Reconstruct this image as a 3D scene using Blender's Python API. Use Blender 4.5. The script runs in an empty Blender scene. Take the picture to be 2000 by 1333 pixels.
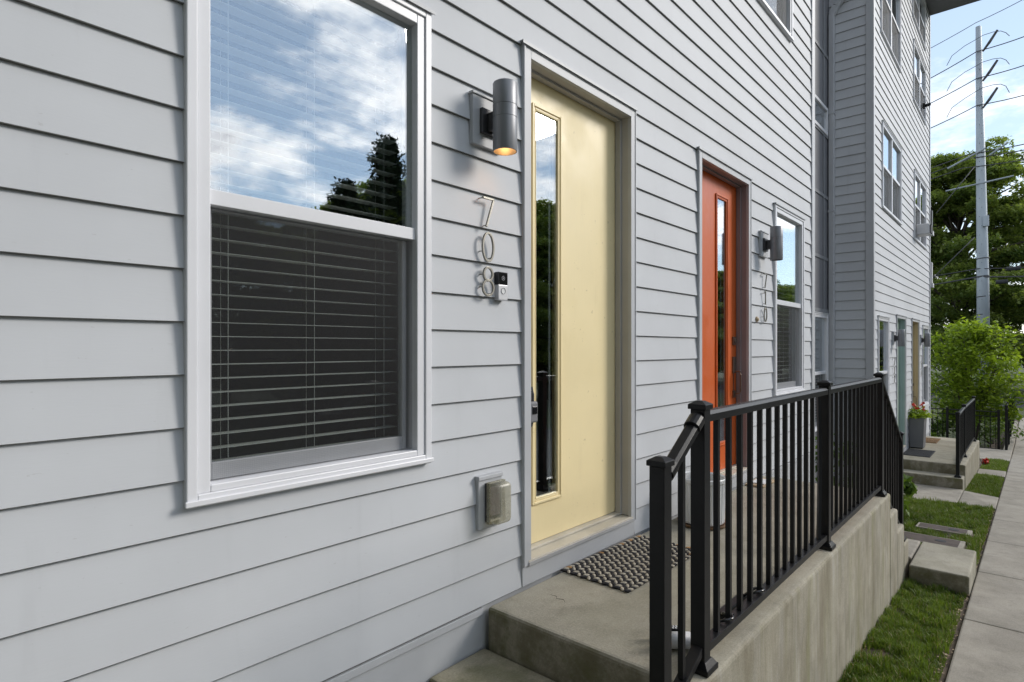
import bpy, math, random
import numpy as np
from mathutils import Vector, Matrix, noise as mnoise
R = math.radians
sc = bpy.context.scene
col = sc.collection
random.seed(7)

# ------------------------------------------------------------------ camera
cd = bpy.data.cameras.new('camera'); cam = bpy.data.objects.new('camera', cd); col.objects.link(cam)
cam.location = (0, -1.83, 1.145)
cam.rotation_euler = (R(90), 0, R(41.416 - 90))
cd.sensor_width = 36; cd.lens = 20.69; cd.shift_y = 0.00675
cd.clip_start = 0.02; cd.clip_end = 3000
sc.camera = cam

# ------------------------------------------------------------------ sky, sun, exposure
SUN_DIR = Vector((0.70, -0.62, 0.50)).normalized()      # towards the sun
sun_el = math.asin(SUN_DIR.z)
sun_rot = math.atan2(SUN_DIR.x, SUN_DIR.y)
w = bpy.data.worlds.new('World'); sc.world = w; w.use_nodes = True
nt = w.node_tree; nt.nodes.clear()
def N(nt, t, **k):
    n = nt.nodes.new(t)
    for a, b in k.items(): setattr(n, a, b)
    return n
def wire(nt, a, b): nt.links.new(a, b)
def mth(nt, op, a, b=None, c=None, clamp=False):
    n = N(nt, 'ShaderNodeMath', operation=op); n.use_clamp = clamp
    for i, v in enumerate((a, b, c)):
        if v is None: continue
        if isinstance(v, (int, float)): n.inputs[i].default_value = v
        else: nt.links.new(v, n.inputs[i])
    return n.outputs[0]
def maprange(nt, v, a, b, c=0.0, d=1.0, smooth=True):
    n = N(nt, 'ShaderNodeMapRange'); n.interpolation_type = 'SMOOTHSTEP' if smooth else 'LINEAR'
    nt.links.new(v, n.inputs[0])
    for i, x in enumerate((a, b, c, d)): n.inputs[i + 1].default_value = x
    return n.outputs[0]
def mixc(nt, f, a, b, blend='MIX'):
    n = N(nt, 'ShaderNodeMix', data_type='RGBA', blend_type=blend)
    if isinstance(f, (int, float)): n.inputs[0].default_value = f
    else: nt.links.new(f, n.inputs[0])
    for i, v in ((6, a), (7, b)):
        if isinstance(v, tuple): n.inputs[i].default_value = v if len(v) == 4 else (*v, 1)
        else: nt.links.new(v, n.inputs[i])
    return n.outputs[2]
sky = N(nt, 'ShaderNodeTexSky', sky_type='NISHITA'); sky.sun_disc = False
sky.sun_elevation = sun_el; sky.sun_rotation = sun_rot
sky.air_density = 1.0; sky.dust_density = 0.0; sky.ozone_density = 0.9
SKY_STRENGTH = 0.09
tc = N(nt, 'ShaderNodeTexCoord')
sep = N(nt, 'ShaderNodeSeparateXYZ'); wire(nt, tc.outputs['Generated'], sep.inputs[0])
den = mth(nt, 'ADD', mth(nt, 'MAXIMUM', sep.outputs[2], 0.0), 0.16)
cx = mth(nt, 'DIVIDE', sep.outputs[0], den); cy = mth(nt, 'DIVIDE', sep.outputs[1], den)
cmb = N(nt, 'ShaderNodeCombineXYZ'); wire(nt, cx, cmb.inputs[0]); wire(nt, cy, cmb.inputs[1])
CLOUD_SEED = 14.9
cmb.inputs[2].default_value = CLOUD_SEED
n1 = N(nt, 'ShaderNodeTexNoise'); n1.inputs['Scale'].default_value = 1.6; n1.inputs['Detail'].default_value = 10; n1.inputs['Roughness'].default_value = 0.60
n1.inputs['Distortion'].default_value = 0.15
wire(nt, cmb.outputs[0], n1.inputs['Vector'])
n2 = N(nt, 'ShaderNodeTexNoise'); n2.inputs['Scale'].default_value = 2.6; n2.inputs['Detail'].default_value = 7
mp = N(nt, 'ShaderNodeMapping'); mp.inputs['Location'].default_value = (3.1, 7.7, 0); wire(nt, cmb.outputs[0], mp.inputs[0]); wire(nt, mp.outputs[0], n2.inputs['Vector'])
dot = N(nt, 'ShaderNodeVectorMath', operation='DOT_PRODUCT'); wire(nt, tc.outputs['Generated'], dot.inputs[0]); dot.inputs[1].default_value = SUN_DIR
near = maprange(nt, dot.outputs['Value'], 0.935, 0.99)
dens = mth(nt, 'ADD', n1.outputs['Fac'], mth(nt, 'MULTIPLY', near, 0.05))
cover = maprange(nt, dens, 0.46, 0.63)
thick = maprange(nt, mth(nt, 'ADD', dens, mth(nt, 'MULTIPLY', n2.outputs['Fac'], 0.18)), 0.64, 0.80)
ccol = mixc(nt, thick, (0.95, 0.94, 0.95), (0.50, 0.52, 0.60))
ccol = mixc(nt, mth(nt, 'MULTIPLY', maprange(nt, dot.outputs['Value'], 0.80, 0.99), 0.75), ccol, mixc(nt, thick, (1.85, 1.78, 1.70), (0.95, 0.92, 0.92)))
vs = N(nt, 'ShaderNodeVectorMath', operation='SCALE'); wire(nt, sky.outputs[0], vs.inputs[0]); vs.inputs['Scale'].default_value = SKY_STRENGTH
hazy = mixc(nt, 0.32, vs.outputs[0], (0.70, 0.80, 0.90))
skyc = mixc(nt, cover, hazy, ccol)
bg = N(nt, 'ShaderNodeBackground'); bg.inputs[1].default_value = 1.0; wire(nt, skyc, bg.inputs[0])
wo = N(nt, 'ShaderNodeOutputWorld'); wire(nt, bg.outputs[0], wo.inputs[0])

sl = bpy.data.lights.new('sun', 'SUN'); so = bpy.data.objects.new('sun', sl); col.objects.link(so)
sl.energy = 1.4; sl.angle = R(18); sl.color = (1.0, 0.95, 0.88)
so.rotation_euler = SUN_DIR.to_track_quat('Z', 'Y').to_euler()
sc.view_settings.view_transform = 'Standard'; sc.view_settings.look = 'None'
sc.view_settings.exposure = 0.86; sc.view_settings.gamma = 1

# ------------------------------------------------------------------ materials
def newmat(name):
    m = bpy.data.materials.new(name); m.use_nodes = True
    t = m.node_tree; b = t.nodes['Principled BSDF']
    return m, t, b
def objco(t, scale=(1, 1, 1)):
    c = N(t, 'ShaderNodeTexCoord'); m = N(t, 'ShaderNodeMapping'); m.inputs['Scale'].default_value = scale
    wire(t, c.outputs['Object'], m.inputs[0]); return m.outputs[0]
def noise(t, vec, scale, detail=4, rough=0.55):
    n = N(t, 'ShaderNodeTexNoise'); n.inputs['Scale'].default_value = scale; n.inputs['Detail'].default_value = detail
    n.inputs['Roughness'].default_value = rough; wire(t, vec, n.inputs['Vector']); return n.outputs['Fac']
def bump(t, b, h, strength, dist=0.01):
    n = N(t, 'ShaderNodeBump'); n.inputs['Strength'].default_value = strength; n.inputs['Distance'].default_value = dist
    wire(t, h, n.inputs['Height']); wire(t, n.outputs[0], b.inputs['Normal'])
def simple(name, c, rough=0.5, metal=0.0, var=0.06, vscale=3.0, bs=0.08, bscale=60, spec=None, stretch=(1, 1, 1)):
    m, t, b = newmat(name); v = objco(t, stretch)
    f = maprange(t, noise(t, v, vscale, 5), 0.3, 0.7)
    lo = tuple(x * (1 - var) for x in c); hi = tuple(min(1, x * (1 + var)) for x in c)
    wire(t, mixc(t, f, lo, hi), b.inputs['Base Color'])
    b.inputs['Roughness'].default_value = rough; b.inputs['Metallic'].default_value = metal
    if spec is not None: b.inputs['Specular IOR Level'].default_value = spec
    if bs: bump(t, b, noise(t, v, bscale, 3), bs, 0.003)
    return m
def door_paint(name, c, dirt):
    m, t, b = newmat(name); v = objco(t)
    base = mixc(t, maprange(t, noise(t, v, 1.6, 5), 0.3, 0.7), tuple(x * 0.95 for x in c), tuple(min(1, x * 1.04) for x in c))
    st = maprange(t, noise(t, objco(t, (5, 5, 0.8)), 2.0, 7, 0.65), 0.52, 0.78)
    base = mixc(t, mth(t, 'MULTIPLY', st, 0.09), base, dirt)
    w1 = N(t, 'ShaderNodeTexNoise'); w1.inputs['Scale'].default_value = 5; w1.inputs['Distortion'].default_value = 2.5; w1.inputs['Detail'].default_value = 3; wire(t, objco(t, (1.3, 1.3, 3.0)), w1.inputs['Vector'])
    ln = mth(t, 'MULTIPLY', maprange(t, mth(t, 'ABSOLUTE', mth(t, 'SUBTRACT', w1.outputs['Fac'], 0.5)), 0.004, 0.0), maprange(t, noise(t, v, 4.2, 2), 0.60, 0.68))
    base = mixc(t, mth(t, 'MULTIPLY', ln, 0.5), base, dirt)
    sp = maprange(t, noise(t, v, 30, 3), 0.70, 0.73); base = mixc(t, mth(t, 'MULTIPLY', sp, 0.35), base, dirt)
    wire(t, base, b.inputs['Base Color']); wire(t, maprange(t, noise(t, v, 6, 5), 0.3, 0.7, 0.36, 0.55), b.inputs['Roughness'])
    b.inputs['Specular IOR Level'].default_value = 0.4
    bump(t, b, mth(t, 'ADD', noise(t, objco(t, (40, 40, 4)), 2.0, 3), mth(t, 'MULTIPLY', noise(t, v, 2.5, 2), 2.0)), 0.16, 0.003)
    return m
def siding_mat(name, c):
    m, t, b = newmat(name); v = objco(t)
    big = maprange(t, noise(t, v, 1.1, 4), 0.3, 0.7)
    base = mixc(t, big, tuple(x * 0.95 for x in c), tuple(x * 1.04 for x in c))
    st = objco(t, (9, 9, 0.9)); sm = maprange(t, noise(t, st, 1.2, 6, 0.6), 0.56, 0.80)      # faint rain streaks
    base = mixc(t, mth(t, 'MULTIPLY', sm, 0.22), base, tuple(x * 0.72 for x in c))
    sc_ = maprange(t, noise(t, objco(t, (1, 1, 2.2)), 34, 3), 0.715, 0.74)           # small scuffs
    base = mixc(t, mth(t, 'MULTIPLY', sc_, 0.18), base, (0.22, 0.20, 0.18))
    wire(t, base, b.inputs['Base Color'])
    b.inputs['Roughness'].default_value = 0.62; b.inputs['Specular IOR Level'].default_value = 0.35
    h = mth(t, 'ADD', mth(t, 'MULTIPLY', noise(t, v, 2.2, 2), 1.0), mth(t, 'MULTIPLY', noise(t, objco(t, (22, 22, 160)), 1.0, 3), 0.10))
    bump(t, b, h, 0.35, 0.006)
    return m
def concrete_mat(name, c, green=0.35, streak=0.0, fine=110):
    m, t, b = newmat(name); v = objco(t)
    f = maprange(t, noise(t, v, 2.6, 7, 0.65), 0.3, 0.72)
    base = mixc(t, f, tuple(x * 0.78 for x in c), tuple(x * 1.10 for x in c))
    f2 = maprange(t, noise(t, v, 9, 6, 0.7), 0.50, 0.72)
    base = mixc(t, mth(t, 'MULTIPLY', f2, 0.45), base, tuple(x * 0.50 for x in c))
    grain = maprange(t, noise(t, v, fine, 2, 0.7), 0.42, 0.62)
    base = mixc(t, mth(t, 'MULTIPLY', grain, 0.16), base, tuple(min(1, x * 1.7) for x in c))
    gs = maprange(t, noise(t, v, 260, 2, 0.5), 0.60, 0.66)
    base = mixc(t, mth(t, 'MULTIPLY', gs, 0.35), base, tuple(x * 0.45 for x in c))
    geo = N(t, 'ShaderNodeNewGeometry'); sp = N(t, 'ShaderNodeSeparateXYZ'); wire(t, geo.outputs['True Normal'], sp.inputs[0])
    fx = maprange(t, mth(t, 'ABSOLUTE', sp.outputs[0]), 0.35, 0.9); fy = maprange(t, mth(t, 'ABSOLUTE', sp.outputs[1]), 0.35, 0.9)
    if green:
        g = maprange(t, noise(t, v, 3.8, 6, 0.68), 0.40, 0.62)
        gf = mth(t, 'MULTIPLY', g, mth(t, 'ADD', mth(t, 'MULTIPLY', fx, 0.85), green * 0.22), clamp=True)
        base = mixc(t, gf, base, (0.100, 0.105, 0.036))
        dk = mth(t, 'MULTIPLY', mth(t, 'MULTIPLY', fx, 0.9), maprange(t, noise(t, v, 7, 8, 0.7), 0.36, 0.62, 0.35, 1.0))
        base = mixc(t, dk, base, (0.150, 0.132, 0.088))
    if streak:
        s1 = maprange(t, noise(t, objco(t, (6, 6, 1.1)), 1.0, 7, 0.7), 0.40, 0.68)
        s2 = maprange(t, noise(t, objco(t, (15, 15, 1.4)), 1.0, 6, 0.65), 0.48, 0.75)
        base = mixc(t, mth(t, 'MULTIPLY', mth(t, 'MULTIPLY', s1, fy), streak), base, (0.165, 0.140, 0.090))
        base = mixc(t, mth(t, 'MULTIPLY', mth(t, 'MULTIPLY', s2, fy), streak * 0.6), base, (0.45, 0.44, 0.42))
        s3 = maprange(t, noise(t, objco(t, (9, 9, 0.8)), 1.0, 6, 0.7), 0.52, 0.72)
        base = mixc(t, mth(t, 'MULTIPLY', mth(t, 'MULTIPLY', s3, fy), streak * 0.65), base, (0.20, 0.205, 0.060))
    vo = N(t, 'ShaderNodeTexVoronoi'); vo.inputs['Scale'].default_value = 26; wire(t, v, vo.inputs['Vector'])
    ph = mth(t, 'MULTIPLY', maprange(t, vo.outputs['Distance'], 0.085, 0.045), maprange(t, noise(t, v, 5, 2), 0.50, 0.60))
    base = mixc(t, mth(t, 'MULTIPLY', ph, 0.7), base, tuple(x * 0.28 for x in c))
    wire(t, base, b.inputs['Base Color'])
    b.inputs['Roughness'].default_value = 0.9; b.inputs['Specular IOR Level'].default_value = 0.2
    h = mth(t, 'ADD', noise(t, v, 90, 4, 0.7), mth(t, 'MULTIPLY', noise(t, v, 6, 4), 0.8))
    bump(t, b, h, 0.5, 0.004)
    return m
def glass_mat(name, base_refl=0.42, tint=(0.93, 0.96, 1.0)):
    m, t, b = newmat(name); t.nodes.remove(b)
    tr = N(t, 'ShaderNodeBsdfTransparent'); tr.inputs[0].default_value = (0.92, 0.95, 0.94, 1)
    gl = N(t, 'ShaderNodeBsdfGlossy'); gl.inputs['Roughness'].default_value = 0.0; gl.inputs[0].default_value = (*tint, 1)
    v = objco(t); bn = N(t, 'ShaderNodeBump'); bn.inputs['Strength'].default_value = 0.028; bn.inputs['Distance'].default_value = 0.02
    wire(t, noise(t, v, 1.7, 1), bn.inputs['Height']); wire(t, bn.outputs[0], gl.inputs['Normal'])
    fr = N(t, 'ShaderNodeLayerWeight'); fr.inputs[0].default_value = 0.5
    f = mth(t, 'ADD', mth(t, 'MULTIPLY', mth(t, 'POWER', fr.outputs['Facing'], 3.5), 0.85), base_refl, clamp=True)
    mx = N(t, 'ShaderNodeMixShader'); wire(t, f, mx.inputs[0]); wire(t, tr.outputs[0], mx.inputs[1]); wire(t, gl.outputs[0], mx.inputs[2])
    wire(t, mx.outputs[0], t.nodes['Material Output'].inputs[0]); return m
def screen_mat():
    m, t, b = newmat('insect_screen'); b.inputs['Base Color'].default_value = (0.028, 0.028, 0.030, 1); b.inputs['Roughness'].default_value = 0.6
    v = objco(t); 
    wx = N(t, 'ShaderNodeTexWave', wave_type='BANDS', bands_direction='X'); wx.inputs['Scale'].default_value = 55; wire(t, v, wx.inputs[0])
    wz = N(t, 'ShaderNodeTexWave', wave_type='BANDS', bands_direction='Z'); wz.inputs['Scale'].default_value = 55; wire(t, v, wz.inputs[0])
    f = mth(t, 'ADD', mth(t, 'MULTIPLY', mth(t, 'ADD', wx.outputs['Fac'], wz.outputs['Fac']), 0.06), 0.25)
    tr = N(t, 'ShaderNodeBsdfTransparent'); mx = N(t, 'ShaderNodeMixShader')
    wire(t, f, mx.inputs[0]); wire(t, tr.outputs[0], mx.inputs[1]); wire(t, b.outputs[0], mx.inputs[2])
    wire(t, mx.outputs[0], t.nodes['Material Output'].inputs[0]); return m
def leaf_mat(name, c1, c2, trans=0.35):
    m, t, b = newmat(name); a = N(t, 'ShaderNodeAttribute'); a.attribute_name = 'tone'
    v = objco(t); f = mth(t, 'ADD', mth(t, 'MULTIPLY', a.outputs['Fac'], 0.65), mth(t, 'MULTIPLY', maprange(t, noise(t, v, 0.9, 3), 0.35, 0.65), 0.35))
    c = mixc(t, f, c1, c2); wire(t, c, b.inputs['Base Color']); b.inputs['Roughness'].default_value = 0.5
    b.inputs['Specular IOR Level'].default_value = 0.3
    tl = N(t, 'ShaderNodeBsdfTranslucent'); wire(t, mixc(t, 1.0, c, (1.25, 1.3, 0.6), 'MULTIPLY'), tl.inputs[0])
    mx = N(t, 'ShaderNodeMixShader'); mx.inputs[0].default_value = trans
    wire(t, b.outputs[0], mx.inputs[1]); wire(t, tl.outputs[0], mx.inputs[2]); wire(t, mx.outputs[0], t.nodes['Material Output'].inputs[0]); return m
def emit_mat(name, c, s):
    m, t, b = newmat(name); b.inputs['Emission Color'].default_value = (*c, 1); b.inputs['Emission Strength'].default_value = s
    b.inputs['Base Color'].default_value = (*c, 1); return m

SID = (0.528, 0.540, 0.562)
M = {}
M['siding'] = siding_mat('lap_siding_paint', SID)
M['lap_shadow'] = simple('painted_lap_shadow', (0.19, 0.19, 0.185), 0.9, bs=0)  # shadow lines under the siding laps, put into the colour
M['trim'] = simple('grey_trim_paint', (0.455, 0.465, 0.485), 0.5, var=0.05, bs=0.05)
M['vinyl'] = simple('white_vinyl', (0.70, 0.70, 0.725), 0.35, var=0.03, bs=0.02, bscale=20)
M['sash_grey'] = simple('inner_sash_vinyl', (0.45, 0.46, 0.48), 0.4, var=0.04)
M['yellow'] = door_paint('yellow_door_paint', (0.83, 0.695, 0.41), (0.36, 0.27, 0.13))
M['orange'] = door_paint('orange_door_paint', (0.57, 0.110, 0.022), (0.20, 0.035, 0.012))
M['green_door'] = simple('pale_green_door_paint', (0.40, 0.50, 0.40), 0.45)
M['ochre_door'] = simple('ochre_door_paint', (0.50, 0.36, 0.12), 0.45)
M['teal_jamb'] = simple('teal_grey_jamb', (0.33, 0.43, 0.42), 0.5)
M['tan_jamb'] = simple('tan_jamb', (0.55, 0.47, 0.30), 0.5)
M['jamb'] = simple('jamb_paint', (0.42, 0.41, 0.40), 0.5, var=0.06)
M['jamb_dark'] = simple('mauve_jamb_paint', (0.26, 0.23, 0.24), 0.5, var=0.06)
M['sill'] = simple('worn_threshold', (0.50, 0.46, 0.385), 0.5, var=0.12, vscale=5, bs=0.1)
M['black'] = simple('black_powder_coat', (0.009, 0.009, 0.010), 0.36, var=0.2, vscale=8, bs=0.12, bscale=300, spec=0.28)
M['lamp'] = simple('grey_anodised_lamp', (0.23, 0.235, 0.25), 0.42, 0.35, var=0.05, bs=0.08, bscale=400)
M['lamp_dark'] = simple('dark_lamp_bracket', (0.06, 0.06, 0.065), 0.45, 0.3, bs=0.05)
M['nickel'] = simple('brushed_nickel', (0.30, 0.285, 0.25), 0.36, 0.75, var=0.05, bs=0.03)
M['bronze'] = simple('worn_bronze_handle', (0.20, 0.16, 0.13), 0.38, 0.7, var=0.15, vscale=20)
M['concrete'] = concrete_mat('stoop_concrete', (0.365, 0.340, 0.280), 0.75)
M['wallconc'] = concrete_mat('stained_wall_concrete', (0.365, 0.335, 0.270), 0.6, 0.68)
M['mossy'] = concrete_mat('mossy_step_concrete', (0.335, 0.305, 0.225), 2.2)
M['pave'] = concrete_mat('sidewalk_concrete', (0.335, 0.308, 0.265), 0.2)
M['dark_panel'] = simple('charcoal_panel', (0.165, 0.165, 0.18), 0.55, var=0.08, vscale=1.2)
M['dark_batten'] = simple('charcoal_batten', (0.215, 0.22, 0.235), 0.5)
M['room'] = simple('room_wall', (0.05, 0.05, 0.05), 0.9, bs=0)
M['blind'] = simple('white_blind_slat', (0.68, 0.67, 0.64), 0.4, var=0.02, bs=0)
M['cord'] = simple('blind_cord', (0.75, 0.74, 0.70), 0.7, bs=0)
M['glass'] = glass_mat('window_glass', 0.29)
M['glass_door'] = glass_mat('door_glass', 0.22)
M['glass_low'] = glass_mat('lower_glass', 0.05)
M['screen'] = screen_mat()
M['soil'] = simple('soil', (0.085, 0.062, 0.042), 0.95, var=0.4, vscale=12, bs=0.9, bscale=70)
M['turf'] = simple('turf_base', (0.045, 0.060, 0.018), 0.95, var=0.35, vscale=5, bs=0.9, bscale=80)
M['asphalt'] = simple('asphalt', (0.06, 0.06, 0.062), 0.9, var=0.15, vscale=2, bs=0.5, bscale=120)
M['lid'] = simple('brown_meter_lid', (0.070, 0.052, 0.044), 0.8, var=0.25, vscale=9, bs=0.5, bscale=120)
M['steel'] = simple('galvanised_pole', (0.36, 0.40, 0.44), 0.55, 0.3, var=0.10, vscale=1.5, stretch=(1, 1, 0.3))
M['wire'] = simple('cable', (0.05, 0.05, 0.055), 0.6, bs=0)
M['bark'] = simple('bark', (0.075, 0.062, 0.050), 0.9, var=0.3, vscale=9, bs=0.9, bscale=30, stretch=(1, 1, 0.25))
M['white'] = simple('white_ceramic', (0.72, 0.72, 0.72), 0.3, bs=0.02)
M['brown'] = simple('brown_wood', (0.20, 0.115, 0.060), 0.6, var=0.2, vscale=12)
M['tan'] = simple('tan_wood', (0.42, 0.31, 0.19), 0.6, var=0.15, vscale=12)
M['rope_dark'] = simple('charcoal_rope', (0.030, 0.028, 0.030), 0.95, var=0.3, vscale=90, bs=0.9, bscale=420)
M['rope_light'] = simple('beige_rope', (0.46, 0.41, 0.33), 0.95, var=0.2, vscale=90, bs=0.9, bscale=420)
M['rope_orange'] = simple('frayed_tan_rope', (0.40, 0.22, 0.09), 0.95, var=0.3, vscale=90, bs=0.9, bscale=420)
M['mat_dark'] = simple('dark_rubber', (0.035, 0.037, 0.042), 0.85, bs=0.6, bscale=200)
M['coir'] = simple('coir', (0.20, 0.12, 0.055), 0.95, bs=0.8, bscale=200)
M['planter'] = simple('slate_planter', (0.17, 0.17, 0.18), 0.6, var=0.06)
M['red'] = simple('red_petal', (0.62, 0.030, 0.012), 0.5, var=0.2, bs=0)
M['leaf_big'] = leaf_mat('zelkova_leaf', (0.070, 0.120, 0.032), (0.32, 0.38, 0.11), 0.5)
M['leaf_young'] = leaf_mat('young_leaf', (0.075, 0.140, 0.014), (0.36, 0.47, 0.045), 0.42)
M['leaf_dark'] = leaf_mat('conifer_needle', (0.012, 0.026, 0.012), (0.035, 0.060, 0.022), 0.1)
M['leaf_mid'] = leaf_mat('shrub_leaf', (0.040, 0.085, 0.015), (0.16, 0.24, 0.045), 0.35)
M['grass'] = leaf_mat('grass_blade', (0.048, 0.088, 0.014), (0.19, 0.265, 0.046), 0.3)
M['straw'] = leaf_mat('dry_grass_blade', (0.26, 0.21, 0.10), (0.42, 0.36, 0.20), 0.2)
M['plastic_clear'] = None
M['pinkbrick'] = simple('grey_block', (0.30, 0.28, 0.27), 0.8)
M['black_gloss'] = simple('black_gloss', (0.010, 0.010, 0.012), 0.12, bs=0)
M['silver'] = simple('satin_silver', (0.62, 0.62, 0.64), 0.35, 0.5, bs=0)
M['acwhite'] = simple('ac_white', (0.55, 0.55, 0.56), 0.5)
M['lampglow'] = emit_mat('lit_bulb', (1.0, 0.40, 0.06), 2.4)
m, t, b = newmat('weathered_clear_plastic'); b.inputs['Base Color'].default_value = (0.50, 0.49, 0.42, 1); b.inputs['Roughness'].default_value = 0.22
tr = N(t, 'ShaderNodeBsdfTransparent'); tr.inputs[0].default_value = (0.85, 0.83, 0.74, 1); mx = N(t, 'ShaderNodeMixShader')
wire(t, maprange(t, noise(t, objco(t, (1, 1, 1)), 14, 3), 0.35, 0.65, 0.30, 0.46), mx.inputs[0]); wire(t, tr.outputs[0], mx.inputs[1]); wire(t, b.outputs[0], mx.inputs[2]); wire(t, mx.outputs[0], t.nodes['Material Output'].inputs[0])
M['plastic_clear'] = m

# ------------------------------------------------------------------ mesh helpers
class MB:
    def __init__(s): s.v = []; s.f = []; s.mi = []
    def quad(s, a, b, c, d, mi=0):
        n = len(s.v); s.v += [a, b, c, d]; s.f.append((n, n + 1, n + 2, n + 3)); s.mi.append(mi)
    def box(s, x0, x1, y0, y1, z0, z1, mi=0, mat=None):
        if x0 > x1: x0, x1 = x1, x0
        if y0 > y1: y0, y1 = y1, y0
        if z0 > z1: z0, z1 = z1, z0
        n = len(s.v); p = [(x, y, z) for z in (z0, z1) for y in (y0, y1) for x in (x0, x1)]
        if mat is not None: p = [tuple(mat @ Vector(q)) for q in p]
        s.v += p
        for q in ((0, 2, 3, 1), (4, 5, 7, 6), (0, 1, 5, 4), (2, 6, 7, 3), (0, 4, 6, 2), (1, 3, 7, 5)):
            s.f.append(tuple(n + i for i in q)); s.mi.append(mi)
        return s
    def frustum(s, cx, cy, z0, z1, a, b, mi=0):        # square shoe: half size a at bottom, b at top
        n = len(s.v)
        s.v += [(cx - a, cy - a, z0), (cx + a, cy - a, z0), (cx + a, cy + a, z0), (cx - a, cy + a, z0), (cx - b, cy - b, z1), (cx + b, cy - b, z1), (cx + b, cy + b, z1), (cx - b, cy + b, z1)]
        for q in ((3, 2, 1, 0), (4, 5, 6, 7), (0, 1, 5, 4), (1, 2, 6, 5), (2, 3, 7, 6), (3, 0, 4, 7)):
            s.f.append(tuple(n + i for i in q)); s.mi.append(mi)
    def tube(s, pts, r, n=8, mi=0, cap=True, closed=False):
        pts = [Vector(p) for p in pts]; m = len(pts); base = len(s.v)
        rs = r if isinstance(r, (list, tuple)) else [r] * m
        for i, p in enumerate(pts):
            if closed: d = pts[(i + 1) % m] - pts[i - 1]
            else: d = pts[min(i + 1, m - 1)] - pts[max(i - 1, 0)]
            d.normalize(); up = Vector((0, 0, 1)) if abs(d.z) < 0.95 else Vector((1, 0, 0))
            a = d.cross(up).normalized(); b_ = a.cross(d).normalized()
            for k in range(n):
                an = 2 * math.pi * k / n; s.v.append(tuple(p + (a * math.cos(an) + b_ * math.sin(an)) * rs[i]))
        for i in range(m if closed else m - 1):
            j = (i + 1) % m
            for k in range(n):
                k2 = (k + 1) % n
                s.f.append((base + i * n + k, base + i * n + k2, base + j * n + k2, base + j * n + k)); s.mi.append(mi)
        if cap and not closed:
            s.f.append(tuple(base + k for k in reversed(range(n)))); s.mi.append(mi)
            s.f.append(tuple(base + (m - 1) * n + k for k in range(n))); s.mi.append(mi)
        return s
    def lathe(s, prof, c, n=32, mi=0):
        base = len(s.v); m = len(prof)
        for r, z in prof:
            for k in range(n):
                a = 2 * math.pi * k / n; s.v.append((c[0] + r * math.cos(a), c[1] + r * math.sin(a), c[2] + z))
        for i in range(m - 1):
            for k in range(n):
                k2 = (k + 1) % n
                s.f.append((base + i * n + k, base + i * n + k2, base + (i + 1) * n + k2, base + (i + 1) * n + k)); s.mi.append(mi)
        return s
    def prism_x(s, poly, x0, x1, mi=0):                 # polygon in (y, z) swept along x
        n = len(s.v); m = len(poly)
        s.v += [(x0, y, z) for y, z in poly] + [(x1, y, z) for y, z in poly]
        for i in range(m):
            j = (i + 1) % m; s.f.append((n + i, n + j, n + m + j, n + m + i)); s.mi.append(mi)
        s.f.append(tuple(n + i for i in reversed(range(m)))); s.mi.append(mi); s.f.append(tuple(n + m + i for i in range(m))); s.mi.append(mi)
    def band(s, path, th, y0, y1, closed=False, mi=0):  # flat bar following a path in the xz plane
        m = len(path); base = len(s.v)
        for i, (x, z) in enumerate(path):
            if closed: a, b_ = path[i - 1], path[(i + 1) % m]
            else: a, b_ = path[max(i - 1, 0)], path[min(i + 1, m - 1)]
            dx, dz = b_[0] - a[0], b_[1] - a[1]; L = math.hypot(dx, dz) or 1; nx, nz = -dz / L * th / 2, dx / L * th / 2
            s.v += [(x + nx, y0, z + nz), (x - nx, y0, z - nz), (x - nx, y1, z - nz), (x + nx, y1, z + nz)]
        for i in range(m if closed else m - 1):
            j = (i + 1) % m
            for k in range(4):
                k2 = (k + 1) % 4; s.f.append((base + i * 4 + k, base + i * 4 + k2, base + j * 4 + k2, base + j * 4 + k)); s.mi.append(mi)
        if not closed:
            s.f.append((base, base + 1, base + 2, base + 3)); s.mi.append(mi); e = base + (m - 1) * 4; s.f.append((e + 3, e + 2, e + 1, e)); s.mi.append(mi)
    def ring(s, x0, x1, z0, z1, w, y0, y1, mi=0, wt=None, wb=None):   # rectangular frame, mitre free butt joints
        wt = w if wt is None else wt; wb = w if wb is None else wb
        s.box(x0, x0 + w, y0, y1, z0, z1, mi); s.box(x1 - w, x1, y0, y1, z0, z1, mi)
        s.box(x0 + w, x1 - w, y0, y1, z1 - wt, z1, mi); s.box(x0 + w, x1 - w, y0, y1, z0, z0 + wb, mi)
        return s
    def build(s, name, mats, parent=None, bevel=0.0, smooth=False, seg=2):
        me = bpy.data.meshes.new(name); me.from_pydata(s.v, [], s.f)
        for mm in (mats if isinstance(mats, (list, tuple)) else [mats]): me.materials.append(mm)
        if any(s.mi): me.polygons.foreach_set('material_index', s.mi)
        if smooth: me.polygons.foreach_set('use_smooth', [True] * len(me.polygons))
        me.update(); me.validate()
        o = bpy.data.objects.new(name, me); col.objects.link(o)
        if parent: o.parent = parent
        if bevel:
            md = o.modifiers.new('Bevel', 'BEVEL'); md.width = bevel; md.segments = seg; md.limit_method = 'ANGLE'; md.angle_limit = R(40)
            md.use_clamp_overlap = True
        return o
def tag(o, label=None, cat=None, group=None, kind=None):
    if label: o['label'] = label
    if cat: o['category'] = cat
    if group: o['group'] = group
    if kind: o['kind'] = kind
    return o
def empty(name, loc=(0, 0, 0)):
    o = bpy.data.objects.new(name, None); col.objects.link(o); o.location = loc; o.empty_display_size = 0.1; return o
def copy_tree(o, parent=None):
    c = o.copy(); col.objects.link(c); c.parent = parent
    for ch in [x for x in bpy.data.objects if x.parent == o]: copy_tree(ch, c)
    return c

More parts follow.
